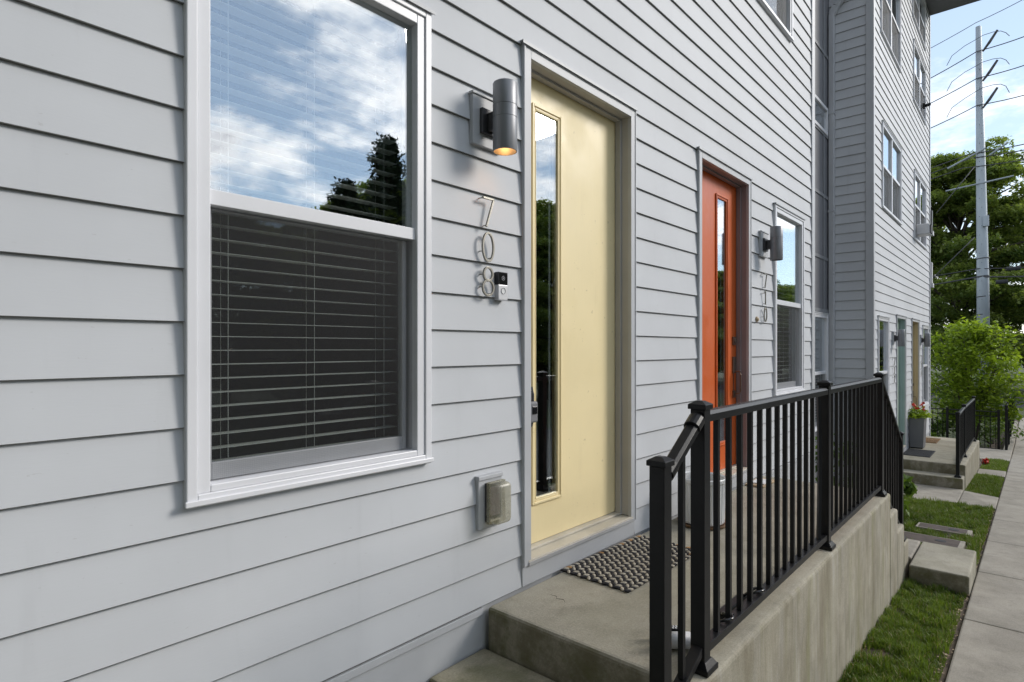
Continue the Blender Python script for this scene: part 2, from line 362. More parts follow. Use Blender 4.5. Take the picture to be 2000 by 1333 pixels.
# ------------------------------------------------------------------ ground
SL = 0.055
def gz(x):                                             # height of the lawn and sidewalk along the street
    if x > 24: return gz(24) - (x - 24) * 0.012 if x < 60 else gz(59.9)
    return -0.77 - SL * (x - 3.75)
def gsheet(name, x0, x1, y0, y1, dz, mat, kind='structure', step=1.0, wob=0.0):
    b = MB(); xs = list(np.arange(x0, x1, step)) + [x1]; ny = 2 if not wob else max(2, int((y1 - y0) / 0.05)); nx = len(xs); base = 0
    ys = np.linspace(y0, y1, ny)
    for x in xs:
        for y in ys:
            wz = wob * (mnoise.noise(Vector((x * 6, y * 6, 2))) ) if wob else 0
            b.v.append((float(x), float(y), gz(x) + dz + wz))
    for i in range(nx - 1):
        for j in range(ny - 1):
            a = i * ny + j; b.f.append((a, a + ny, a + ny + 1, a + 1)); b.mi.append(0)
    o = b.build(name, mat, smooth=bool(wob)); tag(o, kind=kind); return o
gb = MB()
xs = [-300, -20, 0, 4, 8, 12, 16, 20, 24, 40, 60, 400]
for x in xs: gb.v += [(x, -400, gz(max(x, -6)) - 0.06), (x, 400, gz(max(x, -6)) - 0.06)]
for i in range(len(xs) - 1): gb.f.append((2 * i, 2 * i + 2, 2 * i + 3, 2 * i + 1)); gb.mi.append(0)
tag(gb.build('ground', M['turf']), kind='structure')
gsheet('soil_strip', -2, 34, -1.45, -0.9, -0.012, M['soil'], step=0.05, wob=0.012)
gsheet('soil_bed', 5.4, 12, -0.9, 0.6, -0.02, M['soil'], step=0.3)
# sidewalk: separate scored slabs
sw = MB(); jx = [-4.4, -2.9, -1.4, 0.1, 1.6, 2.45, 3.95, 5.47, 6.99, 8.5, 9.98, 11.5, 13.0, 14.5, 16, 17.5, 19, 20.5, 22, 23.5, 25, 27, 29, 31, 33, 35]
for a, b_ in zip(jx[:-1], jx[1:]):
    x0, x1 = a + 0.004, b_ - 0.004; z0, z1 = gz(x0) + 0.012, gz(x1) + 0.012; y0, y1 = -3.0, -1.455
    n = len(sw.v); sw.v += [(x0, y0, z0 - .1), (x1, y0, z1 - .1), (x1, y1, z1 - .1), (x0, y1, z0 - .1), (x0, y0, z0), (x1, y0, z1), (x1, y1, z1), (x0, y1, z0)]
    for q in ((3, 2, 1, 0), (4, 5, 6, 7), (0, 1, 5, 4), (1, 2, 6, 5), (2, 3, 7, 6), (3, 0, 4, 7)): sw.f.append(tuple(n + i for i in q)); sw.mi.append(0)
tag(sw.build('sidewalk', M['pave'], bevel=0.012), kind='structure')
gsheet('alley_road', -20, 60, -9.5, -3.8, -0.03, M['asphalt'], step=4)
rd = MB(); z = gz(45) - 0.03; rd.quad((38, -60, z), (52, -60, z), (52, 60, z), (38, 60, z)); tag(rd.build('cross_road', M['asphalt']), kind='structure')

# ------------------------------------------------------------------ town houses
E_ = 0.152
def free_segments(x0, x1, z, ops):
    seg = [(x0, x1)]
    for (a, b_, c, d) in ops:
        if c < z < d:
            new = []
            for s0, s1 in seg:
                if b_ <= s0 or a >= s1: new.append((s0, s1)); continue
                if a > s0: new.append((s0, a))
                if b_ < s1: new.append((b_, s1))
            seg = new
    return seg
def lap_siding(x0, x1, zb, zt, ops, fn=lambda u, o, z: (u, -o, z), th=0.0115):
    b = MB(); k = 0
    while zb + k * E_ < zt - 1e-4:
        a = zb + k * E_; c = min(a + E_, zt)
        zs = sorted({a, c} | {v for o in ops for v in (o[2], o[3]) if a < v < c})
        for z0, z1 in zip(zs[:-1], zs[1:]):
            o0 = th * (1 - (z0 - a) / E_) + 0.0005; o1 = th * (1 - (z1 - a) / E_) + 0.0005
            for s0, s1 in free_segments(x0, x1, (z0 + z1) / 2, ops):
                n = max(1, int((s1 - s0) / 0.6)); 
                for i in range(n):
                    u0 = s0 + (s1 - s0) * i / n; u1 = s0 + (s1 - s0) * (i + 1) / n
                    w0 = 0.0011 * mnoise.noise(Vector((u0 * 1.3, k * 3.1, x0))); w1 = 0.0011 * mnoise.noise(Vector((u1 * 1.3, k * 3.1, x0)))
                    e0 = w0 if z0 == a else 0; e1 = w1 if z0 == a else 0
                    cz = 0.0022 if z0 == a else 0.0
                    b.quad(fn(u0, o0 + e0, z0 + e0 + cz), fn(u1, o0 + e1, z0 + e1 + cz), fn(u1, o1, z1), fn(u0, o1, z1))
                    if z0 == a:  # dark chamfer and underside painted as the shadow line of the lap
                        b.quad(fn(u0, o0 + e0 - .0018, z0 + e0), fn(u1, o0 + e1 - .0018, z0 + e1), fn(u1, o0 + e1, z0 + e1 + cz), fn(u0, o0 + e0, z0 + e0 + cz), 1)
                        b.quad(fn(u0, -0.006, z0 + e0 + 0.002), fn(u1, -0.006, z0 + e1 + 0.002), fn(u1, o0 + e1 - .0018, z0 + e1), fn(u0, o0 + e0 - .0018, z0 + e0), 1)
                    if z1 == c: b.quad(fn(u0, o1, z1), fn(u1, o1, z1), fn(u1, -0.006, z1 + 0.008), fn(u0, -0.006, z1 + 0.008))
        k += 1
    return b

def window(house, x0, x1, z0, z1, mr, y=0.0, double=False, sub='window', depth=1.4, screen=True, detail=False):
    """hung window: frame part with sash, panes, screen and the dark room behind it as sub-parts"""
    f = MB()
    # outer brickmould in three steps
    f.ring(x0, x1, z0, z1, 0.030, y - 0.030, y + 0.01, wb=0.036)
    f.ring(x0 + 0.030, x1 - 0.030, z0 + 0.036, z1 - 0.030, 0.038, y - 0.023, y + 0.075, wb=0.022)
    f.box(x0 - 0.006, x1 + 0.006, y - 0.038, y - 0.0305, z0 + 0.004, z0 + 0.022)      # lip of the sill
    gx0, gx1, gz0, gz1 = x0 + 0.068, x1 - 0.068, z0 + 0.058, z1 - 0.068
    cols = [(gx0, gx1)]
    if double:
        c = (gx0 + gx1) / 2; f.box(c - 0.035, c + 0.035, y - 0.016, y + 0.07, gz0, gz1); cols = [(gx0, c - 0.035), (c + 0.035, gx1)]
    w_ = f.build(sub, M['vinyl'], house, bevel=0.003 if detail else 0)
    cap = MB(); cap.box(x0 - 0.012, x1 + 0.012, y - 0.040, y + 0.0, z1 + 0.001, z1 + 0.007); cap.box(x0 - 0.012, x1 + 0.012, y - 0.040, y - 0.036, z1 - 0.008, z1 + 0.001)
    cap.build('drip_cap', M['trim'], w_)
    for a, b_ in cols:
        s = MB(); s.box(a, b_, y - 0.010, y + 0.035, mr - 0.022, mr + 0.024); s.build('meeting_rail', M['vinyl'], w_, bevel=0.002)
        lo = MB(); lo.ring(a + 0.006, b_ - 0.014, gz0 + 0.002, mr - 0.023, 0.018, y + 0.030, y + 0.058, wt=0.006, wb=0.052); lo.build('sash', M['sash_grey'], w_, bevel=0.002)
        g = MB(); g.box(a + 0.001, b_ - 0.001, y + 0.012, y + 0.016, mr + 0.025, gz1 - 0.001); g.build('pane', M['glass'], w_)
        g = MB(); g.box(a + 0.024, b_ - 0.032, y + 0.042, y + 0.046, gz0 + 0.055, mr - 0.03); g.build('pane', M['glass_low'], w_)
        if screen:
            q = MB(); q.quad((a + 0.008, y + 0.006, gz0 + 0.004), (b_ - 0.002, y + 0.006, gz0 + 0.004), (b_ - 0.002, y + 0.006, mr - 0.024), (a + 0.008, y + 0.006, mr - 0.024)); q.build('insect_screen', M['screen'], w_)
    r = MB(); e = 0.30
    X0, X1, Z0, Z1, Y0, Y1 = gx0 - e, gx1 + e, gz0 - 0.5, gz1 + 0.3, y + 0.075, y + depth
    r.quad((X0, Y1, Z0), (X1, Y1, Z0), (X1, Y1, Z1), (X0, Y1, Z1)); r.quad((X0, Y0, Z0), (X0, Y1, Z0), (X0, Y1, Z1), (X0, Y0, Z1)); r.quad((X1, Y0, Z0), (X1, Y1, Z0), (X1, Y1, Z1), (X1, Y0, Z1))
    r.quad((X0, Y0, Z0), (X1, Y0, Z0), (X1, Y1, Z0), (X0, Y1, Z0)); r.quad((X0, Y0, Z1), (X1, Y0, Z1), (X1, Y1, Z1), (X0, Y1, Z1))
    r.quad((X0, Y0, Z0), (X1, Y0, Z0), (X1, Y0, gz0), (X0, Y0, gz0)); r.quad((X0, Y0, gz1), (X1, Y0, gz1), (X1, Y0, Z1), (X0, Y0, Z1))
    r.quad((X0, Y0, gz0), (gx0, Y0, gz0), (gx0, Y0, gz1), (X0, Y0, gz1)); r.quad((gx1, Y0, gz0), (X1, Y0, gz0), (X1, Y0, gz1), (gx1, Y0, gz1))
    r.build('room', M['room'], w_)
    return w_, (gx0, gx1, gz0, gz1)

def blind(x0, x1, z0, z1, y, label, cords, group='slatted blinds inside the windows', pitch=0.0440, tilt=0.02):
    t = empty('window_blind', ((x0 + x1) / 2, y, z0)); L = t.location
    s = MB(); z = z1 - 0.06; X0, X1 = x0 - L.x, x1 - L.x
    while z > z0 + 0.02:
        k = random.uniform(-0.02, 0.02) + tilt; pts = []
        for i in range(5):
            d = (i / 4 - 0.5) * 0.050; pts.append((d, math.sin(k) * d + 0.0009 * (1 - (2 * i / 4 - 1) ** 2)))
        for (d0, h0), (d1, h1) in zip(pts[:-1], pts[1:]):
            s.quad((X0, d0, z - L.z + h0), (X1, d0, z - L.z + h0), (X1, d1, z - L.z + h1), (X0, d1, z - L.z + h1))
            s.quad((X0, d0, z - L.z + h0 - .0014), (X0, d1, z - L.z + h1 - .0014), (X1, d1, z - L.z + h1 - .0014), (X1, d0, z - L.z + h0 - .0014))
        s.quad((X0, pts[0][0], z - L.z + pts[0][1] - .0014), (X1, pts[0][0], z - L.z + pts[0][1] - .0014), (X1, pts[0][0], z - L.z + pts[0][1]), (X0, pts[0][0], z - L.z + pts[0][1]))
        z -= pitch
    s.build('slats', M['blind'], t)
    h = MB(); h.box(X0, X1, -0.03, 0.03, z1 - L.z - 0.045, z1 - L.z); h.build('headrail', M['blind'], t)
    b_ = MB(); b_.box(X0, X1, -0.026, 0.026, 0.0, 0.014); b_.build('bottom_rail', M['blind'], t)
    c = MB()
    for cx_ in cords:
        for yy in (-0.028, 0.028): c.tube([(cx_ - L.x, yy, 0.0), (cx_ - L.x, yy, z1 - L.z - 0.04)], 0.0011, 4)
    c.build('ladder_cords', M['cord'], t)
    tag(t, label, 'blind', group); return t

def door(house, x0, x1, zt, zb, mat, jambmat, hinge_right, detail, handle=None):
    """entrance door: slab with a tall narrow light; casing, jamb and threshold are the frame part"""
    f = MB()
    cw = 0.058
    f.box(x0, x0 + cw, -0.022, 0.0, zb, zt); f.box(x1 - cw, x1, -0.022, 0.0, zb, zt); f.box(x0 + cw, x1 - cw, -0.0222, 0.0, zt - cw, zt)
    f.box(x0 + 0.003, x0 + 0.013, -0.026, -0.022, zb, zt - 0.002); f.box(x1 - 0.013, x1 - 0.003, -0.026, -0.022, zb, zt - 0.002)
    f.box(x0 + 0.013, x1 - 0.013, -0.0262, -0.0223, zt - 0.013, zt - 0.002)
    df = f.build('door_frame', M['trim'], house, bevel=0.0015)
    c = MB(); c.box(x0 - 0.014, x1 + 0.008, -0.034, 0.0, zt + 0.001, zt + 0.006); c.box(x0 - 0.014, x1 + 0.008, -0.034, -0.0305, zt - 0.010, zt + 0.001); c.box(x0 - 0.014, x1 + 0.008, -0.006, 0.0, zt + 0.006, zt + 0.035)
    c.build('drip_cap', M['trim'], df)
    j = MB(); a, b_ = x0 + cw, x1 - cw; dy = 0.086
    j.box(a - 0.02, a, 0.0, dy + 0.06, zb + 0.03, zt - cw); j.box(b_, b_ + 0.02, 0.0, dy + 0.06, zb + 0.03, zt - cw); j.box(a - 0.02, b_ + 0.02, 0.0, dy + 0.06, zt - cw, zt - cw + 0.02)
    j.box(a, a + 0.014, 0.045, dy - 0.004, zb + 0.03, zt - cw); j.box(b_ - 0.014, b_, 0.045, dy - 0.004, zb + 0.03, zt - cw); j.box(a + 0.014, b_ - 0.014, 0.045, dy - 0.004, zt - cw - 0.014, zt - cw)
    j.build('jamb', jambmat, df, bevel=0.0015)
    th = MB(); th.box(a - 0.02, b_ + 0.02, -0.024, dy + 0.05, zb + 0.004, zb + 0.026); th.box(a + 0.0, b_ - 0.0, 0.05, dy + 0.04, zb + 0.026, zb + 0.040); th.build('threshold', M['sill'], df, bevel=0.004)
    al = MB(); al.box(a - 0.02, b_ + 0.02, -0.028, -0.0243, zb + 0.0, zb + 0.016); al.build('threshold_nosing', M['silver'], df)
    ap = MB(); ap.box(x0, x1 - 0.01, -0.016, 0.0, zb - 0.094, zb - 0.001); ap.build('apron_board', M['trim'], df, bevel=0.0015)
    # slab with an opening for the light
    sx0, sx1, sz0, sz1 = a + 0.004, b_ - 0.006, zb + 0.043, zt - cw - 0.004
    W = sx1 - sx0; lx0 = sx0 + (0.125 if hinge_right else W - 0.195 - 0.252); lx1 = lx0 + 0.252; lz0, lz1 = zb + 0.240, zt - 0.2
    s = MB(); y0, y1 = dy, dy + 0.044; ix0, ix1, iz0, iz1 = lx0 + 0.02, lx1 - 0.02, lz0 + 0.02, lz1 - 0.02
    s.box(sx0, ix0, y0, y1, sz0, sz1); s.box(ix1, sx1, y0, y1, sz0, sz1); s.box(ix0, ix1, y0, y1, sz0, iz0); s.box(ix0, ix1, y0, y1, iz1, sz1)
    ds = s.build('door', mat, house)
    m_ = MB(); m_.ring(lx0, lx1, lz0, lz1, 0.014, y0 - 0.012, y0 + 0.004); m_.ring(lx0 + 0.014, lx1 - 0.014, lz0 + 0.014, lz1 - 0.014, 0.012, y0 - 0.006, y0 + 0.004); m_.ring(lx0 + 0.026, lx1 - 0.026, lz0 + 0.026, lz1 - 0.026, 0.007, y0 - 0.008, y0 + 0.02)
    m_.build('glazing_bead', mat, ds, bevel=0.003)
    g = MB(); g.box(lx0 + 0.031, lx1 - 0.031, y0 + 0.001, y0 + 0.005, lz0 + 0.031, lz1 - 0.031); g.build('pane', M['glass_door'], ds)
    sp = MB(); sp.box(lx1 - 0.066, lx1 - 0.052, y0 + 0.03, y0 + 0.034, lz0 + 0.03, lz1 - 0.03); sp.build('inner_spacer', M['sash_grey'], ds)
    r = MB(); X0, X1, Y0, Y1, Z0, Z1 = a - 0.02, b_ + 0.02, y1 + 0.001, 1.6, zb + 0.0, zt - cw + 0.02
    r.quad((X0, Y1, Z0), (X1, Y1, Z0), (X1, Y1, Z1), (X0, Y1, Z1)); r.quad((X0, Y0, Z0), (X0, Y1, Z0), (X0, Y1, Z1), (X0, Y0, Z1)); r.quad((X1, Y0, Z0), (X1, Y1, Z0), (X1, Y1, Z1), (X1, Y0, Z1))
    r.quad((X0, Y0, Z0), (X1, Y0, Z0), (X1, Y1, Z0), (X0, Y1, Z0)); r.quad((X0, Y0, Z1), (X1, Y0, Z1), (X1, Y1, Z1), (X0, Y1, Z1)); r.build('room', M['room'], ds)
    hx = (sx0 + 0.062) if hinge_right else (sx1 - 0.062); hm = M['bronze'] if not hinge_right else M['lamp_dark']
    h = MB(); hz = zb + 0.62
    h.box(hx - 0.030, hx + 0.030, y0 - 0.012, y0, hz + 0.21, hz + 0.35)                 # thumb latch plate
    h.box(hx - 0.024, hx + 0.024, y0 - 0.012, y0, hz, hz + 0.06); h.box(hx - .005, hx + .005, y0 - .004, y0, hz + .06, hz + .21)
    h.tube([(hx, y0 - 0.010, hz + 0.225), (hx, y0 - 0.058, hz + 0.225), (hx, y0 - 0.062, hz + 0.20), (hx, y0 - 0.062, hz + 0.06), (hx, y0 - 0.056, hz + 0.04), (hx, y0 - 0.010, hz + 0.03)], 0.0075, 8)
    h.build('handle', hm, ds, bevel=0.002)
    kd = MB(); kd.box(hx - 0.032, hx + 0.032, y0 - 0.014, y0, hz + 0.45, hz + 0.52); kd.tube([(hx, y0 - 0.013, hz + 0.485), (hx, y0 - 0.022, hz + 0.485)], 0.022, 16); kd.build('lock', hm, ds, bevel=0.002)
    return ds

# ---- house A (near)
A = empty('townhouse', (0, 0, 0))
tag(A, 'near pale grey clapboard townhouse with yellow and orange doors and charcoal recess', 'townhouse', 'grey clapboard townhouses')
WA = [(0.643, 1.555, 0.685, 2.487), (5.785, 6.735, 0.685, 2.505), (4.50, 6.330, 4.235, 5.70)]
DA = [(2.132, 3.195, 0.0, 2.598), (4.100, 5.168, 0.0, 2.598)]
opsA = [tuple(o) for o in WA] + DA
AX0, AX1, AT = -1.2, 7.15, 9.95
lap_siding(AX0, AX1 - 0.09, 0.003, AT, opsA).build('siding', [M['siding'], M['lap_shadow']], A)
cb = MB(); cb.box(AX1 - 0.09, AX1, -0.020, 0.0, -1.0, AT); cb.box(AX1 - 0.001, AX1 + 0.018, -0.0205, 0.075, -1.0, AT); cb.build('corner_board', M['trim'], A, bevel=0.0015)
sk = MB(); sk.box(AX0, 1.868, -0.004, 0.05, -1.0, -0.038); sk.box(AX0, 1.868, -0.012, 0.05, -0.036, -0.006); sk.box(5.43, AX1, -0.004, 0.05, -1.1, -0.038); sk.box(5.43, AX1 - .09, -0.012, 0.05, -0.036, -0.006)
sk.box(1.868, 5.43, 0.0, 0.05, -0.3, 0.002)
sk.build('foundation_skirt', M['trim'], A, bevel=0.002)
gp = MB(); gp.box(AX0, 1.868, -0.0015, 0.03, -0.0055, 0.004); gp.build('gap_shadow_strip', M['lap_shadow'], A)  # dark strip painted in as the shaded gap under the lowest course
bk = MB(); bk.box(AX1 - 0.02, AX1 - 0.002, 0.03, 0.6, -1.1, AT); bk.build('return_wall', M['siding'], A)
window(A, *WA[0], 1.592, detail=True); window(A, *WA[1], 1.585, detail=True); window(A, *WA[2], 4.95, double=True)
door(A, 2.132, 3.195, 2.598, 0.10, M['yellow'], M['jamb'], True, True)
door(A, 4.100, 5.168, 2.598, 0.10, M['orange'], M['jamb_dark'], False, True)
rf = MB(); rf.box(AX0, 7.6, -1.0, 8, AT, AT + 0.22); rf.build('roof', M['dark_panel'], A)
# charcoal recess between the two houses
rp = MB(); rp.box(AX1 - 0.01, 10.43, 0.602, 0.66, -1.2, AT)
# opening for the two recess windows is cut by building the panel around them
rp = MB()
rw = [(9.32, 10.28, 4.49, 4.92), (9.32, 10.28, -0.10, 1.68)]
for z0, z1 in ((-1.2, -0.10), (1.68, 4.49), (4.92, AT)): rp.box(AX1 - 0.01, 10.445, 0.602, 0.66, z0, z1)
for o in rw:
    rp.box(AX1 - 0.01, o[0], 0.602, 0.66, o[2], o[3]); rp.box(o[1], 10.445, 0.602, 0.66, o[2], o[3])
rp.build('recess_panel', M['dark_panel'], A)
bt = MB()
for zz in (1.70, 2.52, 3.49, 4.46, 5.72, 6.9, 8.1): bt.box(AX1 + 0.02, 10.44, 0.588, 0.602, zz, zz + 0.05)
for xx in (8.0, 8.9, 10.07):
    zs = [-1.2, 1.70, 2.52, 3.49, 4.46, 5.72, 6.9, 8.1, AT]
    for z0, z1 in zip(zs[:-1], zs[1:]):
        if z0 == -1.2 and xx > 9: continue
        if z0 == 4.46 and xx > 9: z0 = 4.93
        bt.box(xx, xx + 0.045, 0.5885, 0.6015, z0 + (0.05 if z0 != -1.2 and z0 != 4.93 else 0), z1)
bt.build('recess_batten', M['dark_batten'], A)
window(A, 9.32, 10.28, -0.10, 1.68, 0.76, y=0.6, screen=True)
sf = MB(); sf.ring(9.32, 10.28, 4.49, 4.92, 0.045, 0.575, 0.62); sfo = sf.build('window', M['vinyl'], A)
g = MB(); g.box(9.365, 10.235, 0.60, 0.604, 4.535, 4.875); g.build('pane', M['glass'], sfo)
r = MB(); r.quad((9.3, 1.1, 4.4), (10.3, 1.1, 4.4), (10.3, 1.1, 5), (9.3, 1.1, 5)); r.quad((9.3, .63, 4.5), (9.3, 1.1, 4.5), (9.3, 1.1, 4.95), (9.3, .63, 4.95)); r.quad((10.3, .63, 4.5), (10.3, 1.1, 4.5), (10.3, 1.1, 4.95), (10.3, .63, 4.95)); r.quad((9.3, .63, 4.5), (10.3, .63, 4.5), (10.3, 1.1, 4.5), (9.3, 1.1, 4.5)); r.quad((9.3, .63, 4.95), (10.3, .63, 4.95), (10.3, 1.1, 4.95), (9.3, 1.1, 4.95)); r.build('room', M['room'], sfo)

# ---- house B (far)
DZ = -0.85
B = empty('townhouse', (10.45, 0, 0)); 
tag(B, 'far pale grey three storey clapboard townhouse with pale green and ochre doors', 'townhouse', 'grey clapboard townhouses')
Bk = empty('shift', (0, 0, 0)); bpy.data.objects.remove(Bk)
WB = [(10.80, 11.72, 0.685 + DZ, 2.505 + DZ), (15.89, 16.83, 0.685 + DZ, 2.505 + DZ), (11.21, 13.0, 3.425, 4.84), (14.65, 16.37, 3.36, 4.83), (11.0, 12.88, 6.24, 7.60), (14.42, 16.33, 6.22, 7.45)]
WB = [(10.80, 11.72, -0.165, 1.655), (15.89, 16.83, -0.165, 1.655), (11.15, 13.0, 3.425, 4.84), (14.65, 16.45, 3.40, 4.84), (11.05, 12.95, 6.24, 7.65), (14.55, 16.38, 6.24, 7.50), (14.45, 16.33, 7.93, 9.0)]
DB = [(12.52, 13.56, -0.85, 1.748), (14.33, 15.36, -0.85, 1.748)]
BX0, BX1, BT = 10.45, 17.2, 9.12
lap_siding(BX0 + 0.09, BX1 - 0.07, DZ + 0.003, BT, WB + DB).build('siding', [M['siding'], M['lap_shadow']], B)
lap_siding(0.02, 0.60, DZ - 0.3, BT, [], fn=lambda u, o, z: (BX0 - o, 0.62 - u + 0.0 if False else u, z)).build('side_siding', [M['siding'], M['lap_shadow']], B)
cb = MB(); cb.box(BX0 - 0.020, BX0 + 0.09, -0.022, 0.0, -1.4, BT); cb.box(BX0 - 0.0205, BX0, 0.0, 0.085, -1.4, BT); cb.build('corner_board', M['trim'], B); cb = MB(); cb.box(BX1 - 0.07, BX1 + 0.02, -0.022, 0.0, -1.6, BT); cb.build('corner_board', M['trim'], B)
sk = MB(); sk.box(BX0 + 0.0, BX1, -0.004, 0.05, -1.6, DZ - 0.04); sk.box(BX0 + 0.09, BX1 - .07, -0.012, 0.05, DZ - 0.036, DZ - 0.004); sk.build('foundation_skirt', M['trim'], B)
ew = MB(); ew.box(BX1 - 0.05, BX1, 0.0, 9, -1.6, BT); ew.build('end_wall', M['siding'], B)
window(B, *WB[0], 0.738); window(B, *WB[1], 0.738)
window(B, *WB[2], 4.15, double=True); window(B, *WB[3], 4.15, double=True); window(B, *WB[4], 6.98, double=True); window(B, *WB[5], 6.9, double=True); window(B, *WB[6], 8.45, double=True)
door(B, DB[0][0], DB[0][1], 1.748, -0.75, M['green_door'], M['teal_jamb'], True, False)
door(B, DB[1][0], DB[1][1], 1.748, -0.75, M['ochre_door'], M['tan_jamb'], False, False)
rf = MB(); rf.box(10.2, 17.24, -1.05, 9, BT, BT + 0.20); rf.build('roof', M['dark_panel'], B)
for ch in [o for o in bpy.data.objects if o.parent == B]: ch.location.x -= 10.45
# downspout belongs to the corner of house B
ds = empty('downspout', (10.385, 0.548, -1.1)); d = MB()
P = [(0, 0, 0.15), (0, 0, 7.55), (0.0, -0.06, 7.66), (0.0, -0.40, 8.05), (0, -0.46, 8.15), (0, -0.46, 10.1)]
for a, b_ in zip(P[:-1], P[1:]):
    a = Vector(a); b_ = Vector(b_); D = (b_ - a); Ln = D.length; rot = D.to_track_quat('Z', 'X').to_matrix().to_4x4(); mt = Matrix.Translation(a) @ rot
    d.box(-0.038, 0.038, -0.05, 0.05, 0, Ln, mat=mt) if False else d.box(-0.05, 0.05, -0.038, 0.038, 0, Ln, mat=mt)
d.build('pipe', M['trim'], ds, bevel=0.008)
st = MB()
for zz in (1.7, 4.4, 5.95): st.box(-0.056, 0.056, -0.044, 0.044, zz, zz + 0.03)
st.build('strap', M['trim'], ds)
tag(ds, 'pale grey square downspout in the corner between the two townhouses', 'downspout')

# ------------------------------------------------------------------ blinds
blind(0.715, 1.47, 0.765, 2.43, 0.110, 'white slatted blind behind the big near window left of the yellow door', (0.805, 1.105, 1.405))
blind(5.87, 6.66, 0.765, 2.43, 0.110, 'white slatted blind behind the narrow window right of the orange door', (5.95, 6.26, 6.58))
blind(9.40, 10.20, -0.02, 1.61, 0.71, 'white slatted blind behind the window in the charcoal recess', (9.5, 10.1))
blind(10.88, 11.65, -0.09, 1.58, 0.110, 'white slatted blind behind the ground floor window left of the pale green door', (11.0, 11.5))
blind(15.97, 16.75, -0.09, 1.58, 0.110, 'white slatted blind behind the far ground floor window right of the ochre door', (16.1, 16.6))

# ------------------------------------------------------------------ wall lamps
def wall_lamp(x, z, label, lit=False):
    t = empty('wall_lamp', (x, -0.012, z))
    p = MB(); p.box(-0.095, 0.095, -0.018, 0.006, -0.11, 0.105); p.box(-0.100, 0.100, -0.024, 0.006, 0.105, 0.116); p.build('mounting_block', M['trim'], t, bevel=0.002)
    k = MB(); k.box(-0.055, 0.045, -0.036, -0.018, -0.058, 0.052); k.build('backplate', M['lamp_dark'], t, bevel=0.003)
    a = MB(); a.box(-0.022, 0.022, -0.075, -0.036, -0.045, 0.035); a.build('arm', M['lamp_dark'], t, bevel=0.003)
    s = MB(); r = 0.053; c = (0, -0.118, 0)
    s.lathe([(0.0, 0.148), (r - 0.006, 0.148), (r - 0.002, 0.146), (r, 0.142), (r, 0.048), (r - 0.0015, 0.047), (r - 0.0015, 0.045), (r, 0.044), (r, -0.004), (r - 0.0015, -0.005), (r - 0.0015, -0.007), (r, -0.008), (r, -0.146), (r - 0.001, -0.148), (r - 0.004, -0.148), (r - 0.004, -0.06), (0, -0.06)], c, 40)
    sh = s.build('lamp_shade', [M['lamp']], t); sh.data.polygons.foreach_set('use_smooth', [True] * len(sh.data.polygons))
    e = sh.modifiers.new('es', 'EDGE_SPLIT'); e.split_angle = R(35)
    b_ = MB(); b_.lathe([(0.0, -0.062), (0.034, -0.064), (0.036, -0.072), (0.03, -0.082), (0.0, -0.087)], c, 20); b_.build('bulb', M['lampglow'] if lit else M['white'], t, smooth=True)
    tag(t, label, 'wall lamp', 'cylindrical wall lamps beside the doors')
    if lit:
        l = bpy.data.lights.new('bulb_light', 'POINT'); l.energy = 0.2; l.color = (1.0, 0.52, 0.18); l.shadow_soft_size = 0.02
        lo = bpy.data.objects.new('bulb_light', l); col.objects.link(lo); lo.parent = t; lo.location = (0, -0.118, -0.105)
    return t
wall_lamp(1.882, 2.138, 'grey cylinder wall lamp glowing orange below, left of the yellow door', True)
wall_lamp(5.485, 2.075, 'grey cylinder wall lamp between the orange door and the narrow window')
wall_lamp(12.20, 1.318, 'grey cylinder wall lamp left of the pale green door on the far house')
wall_lamp(15.62, 1.318, 'grey cylinder wall lamp right of the ochre door on the far house')

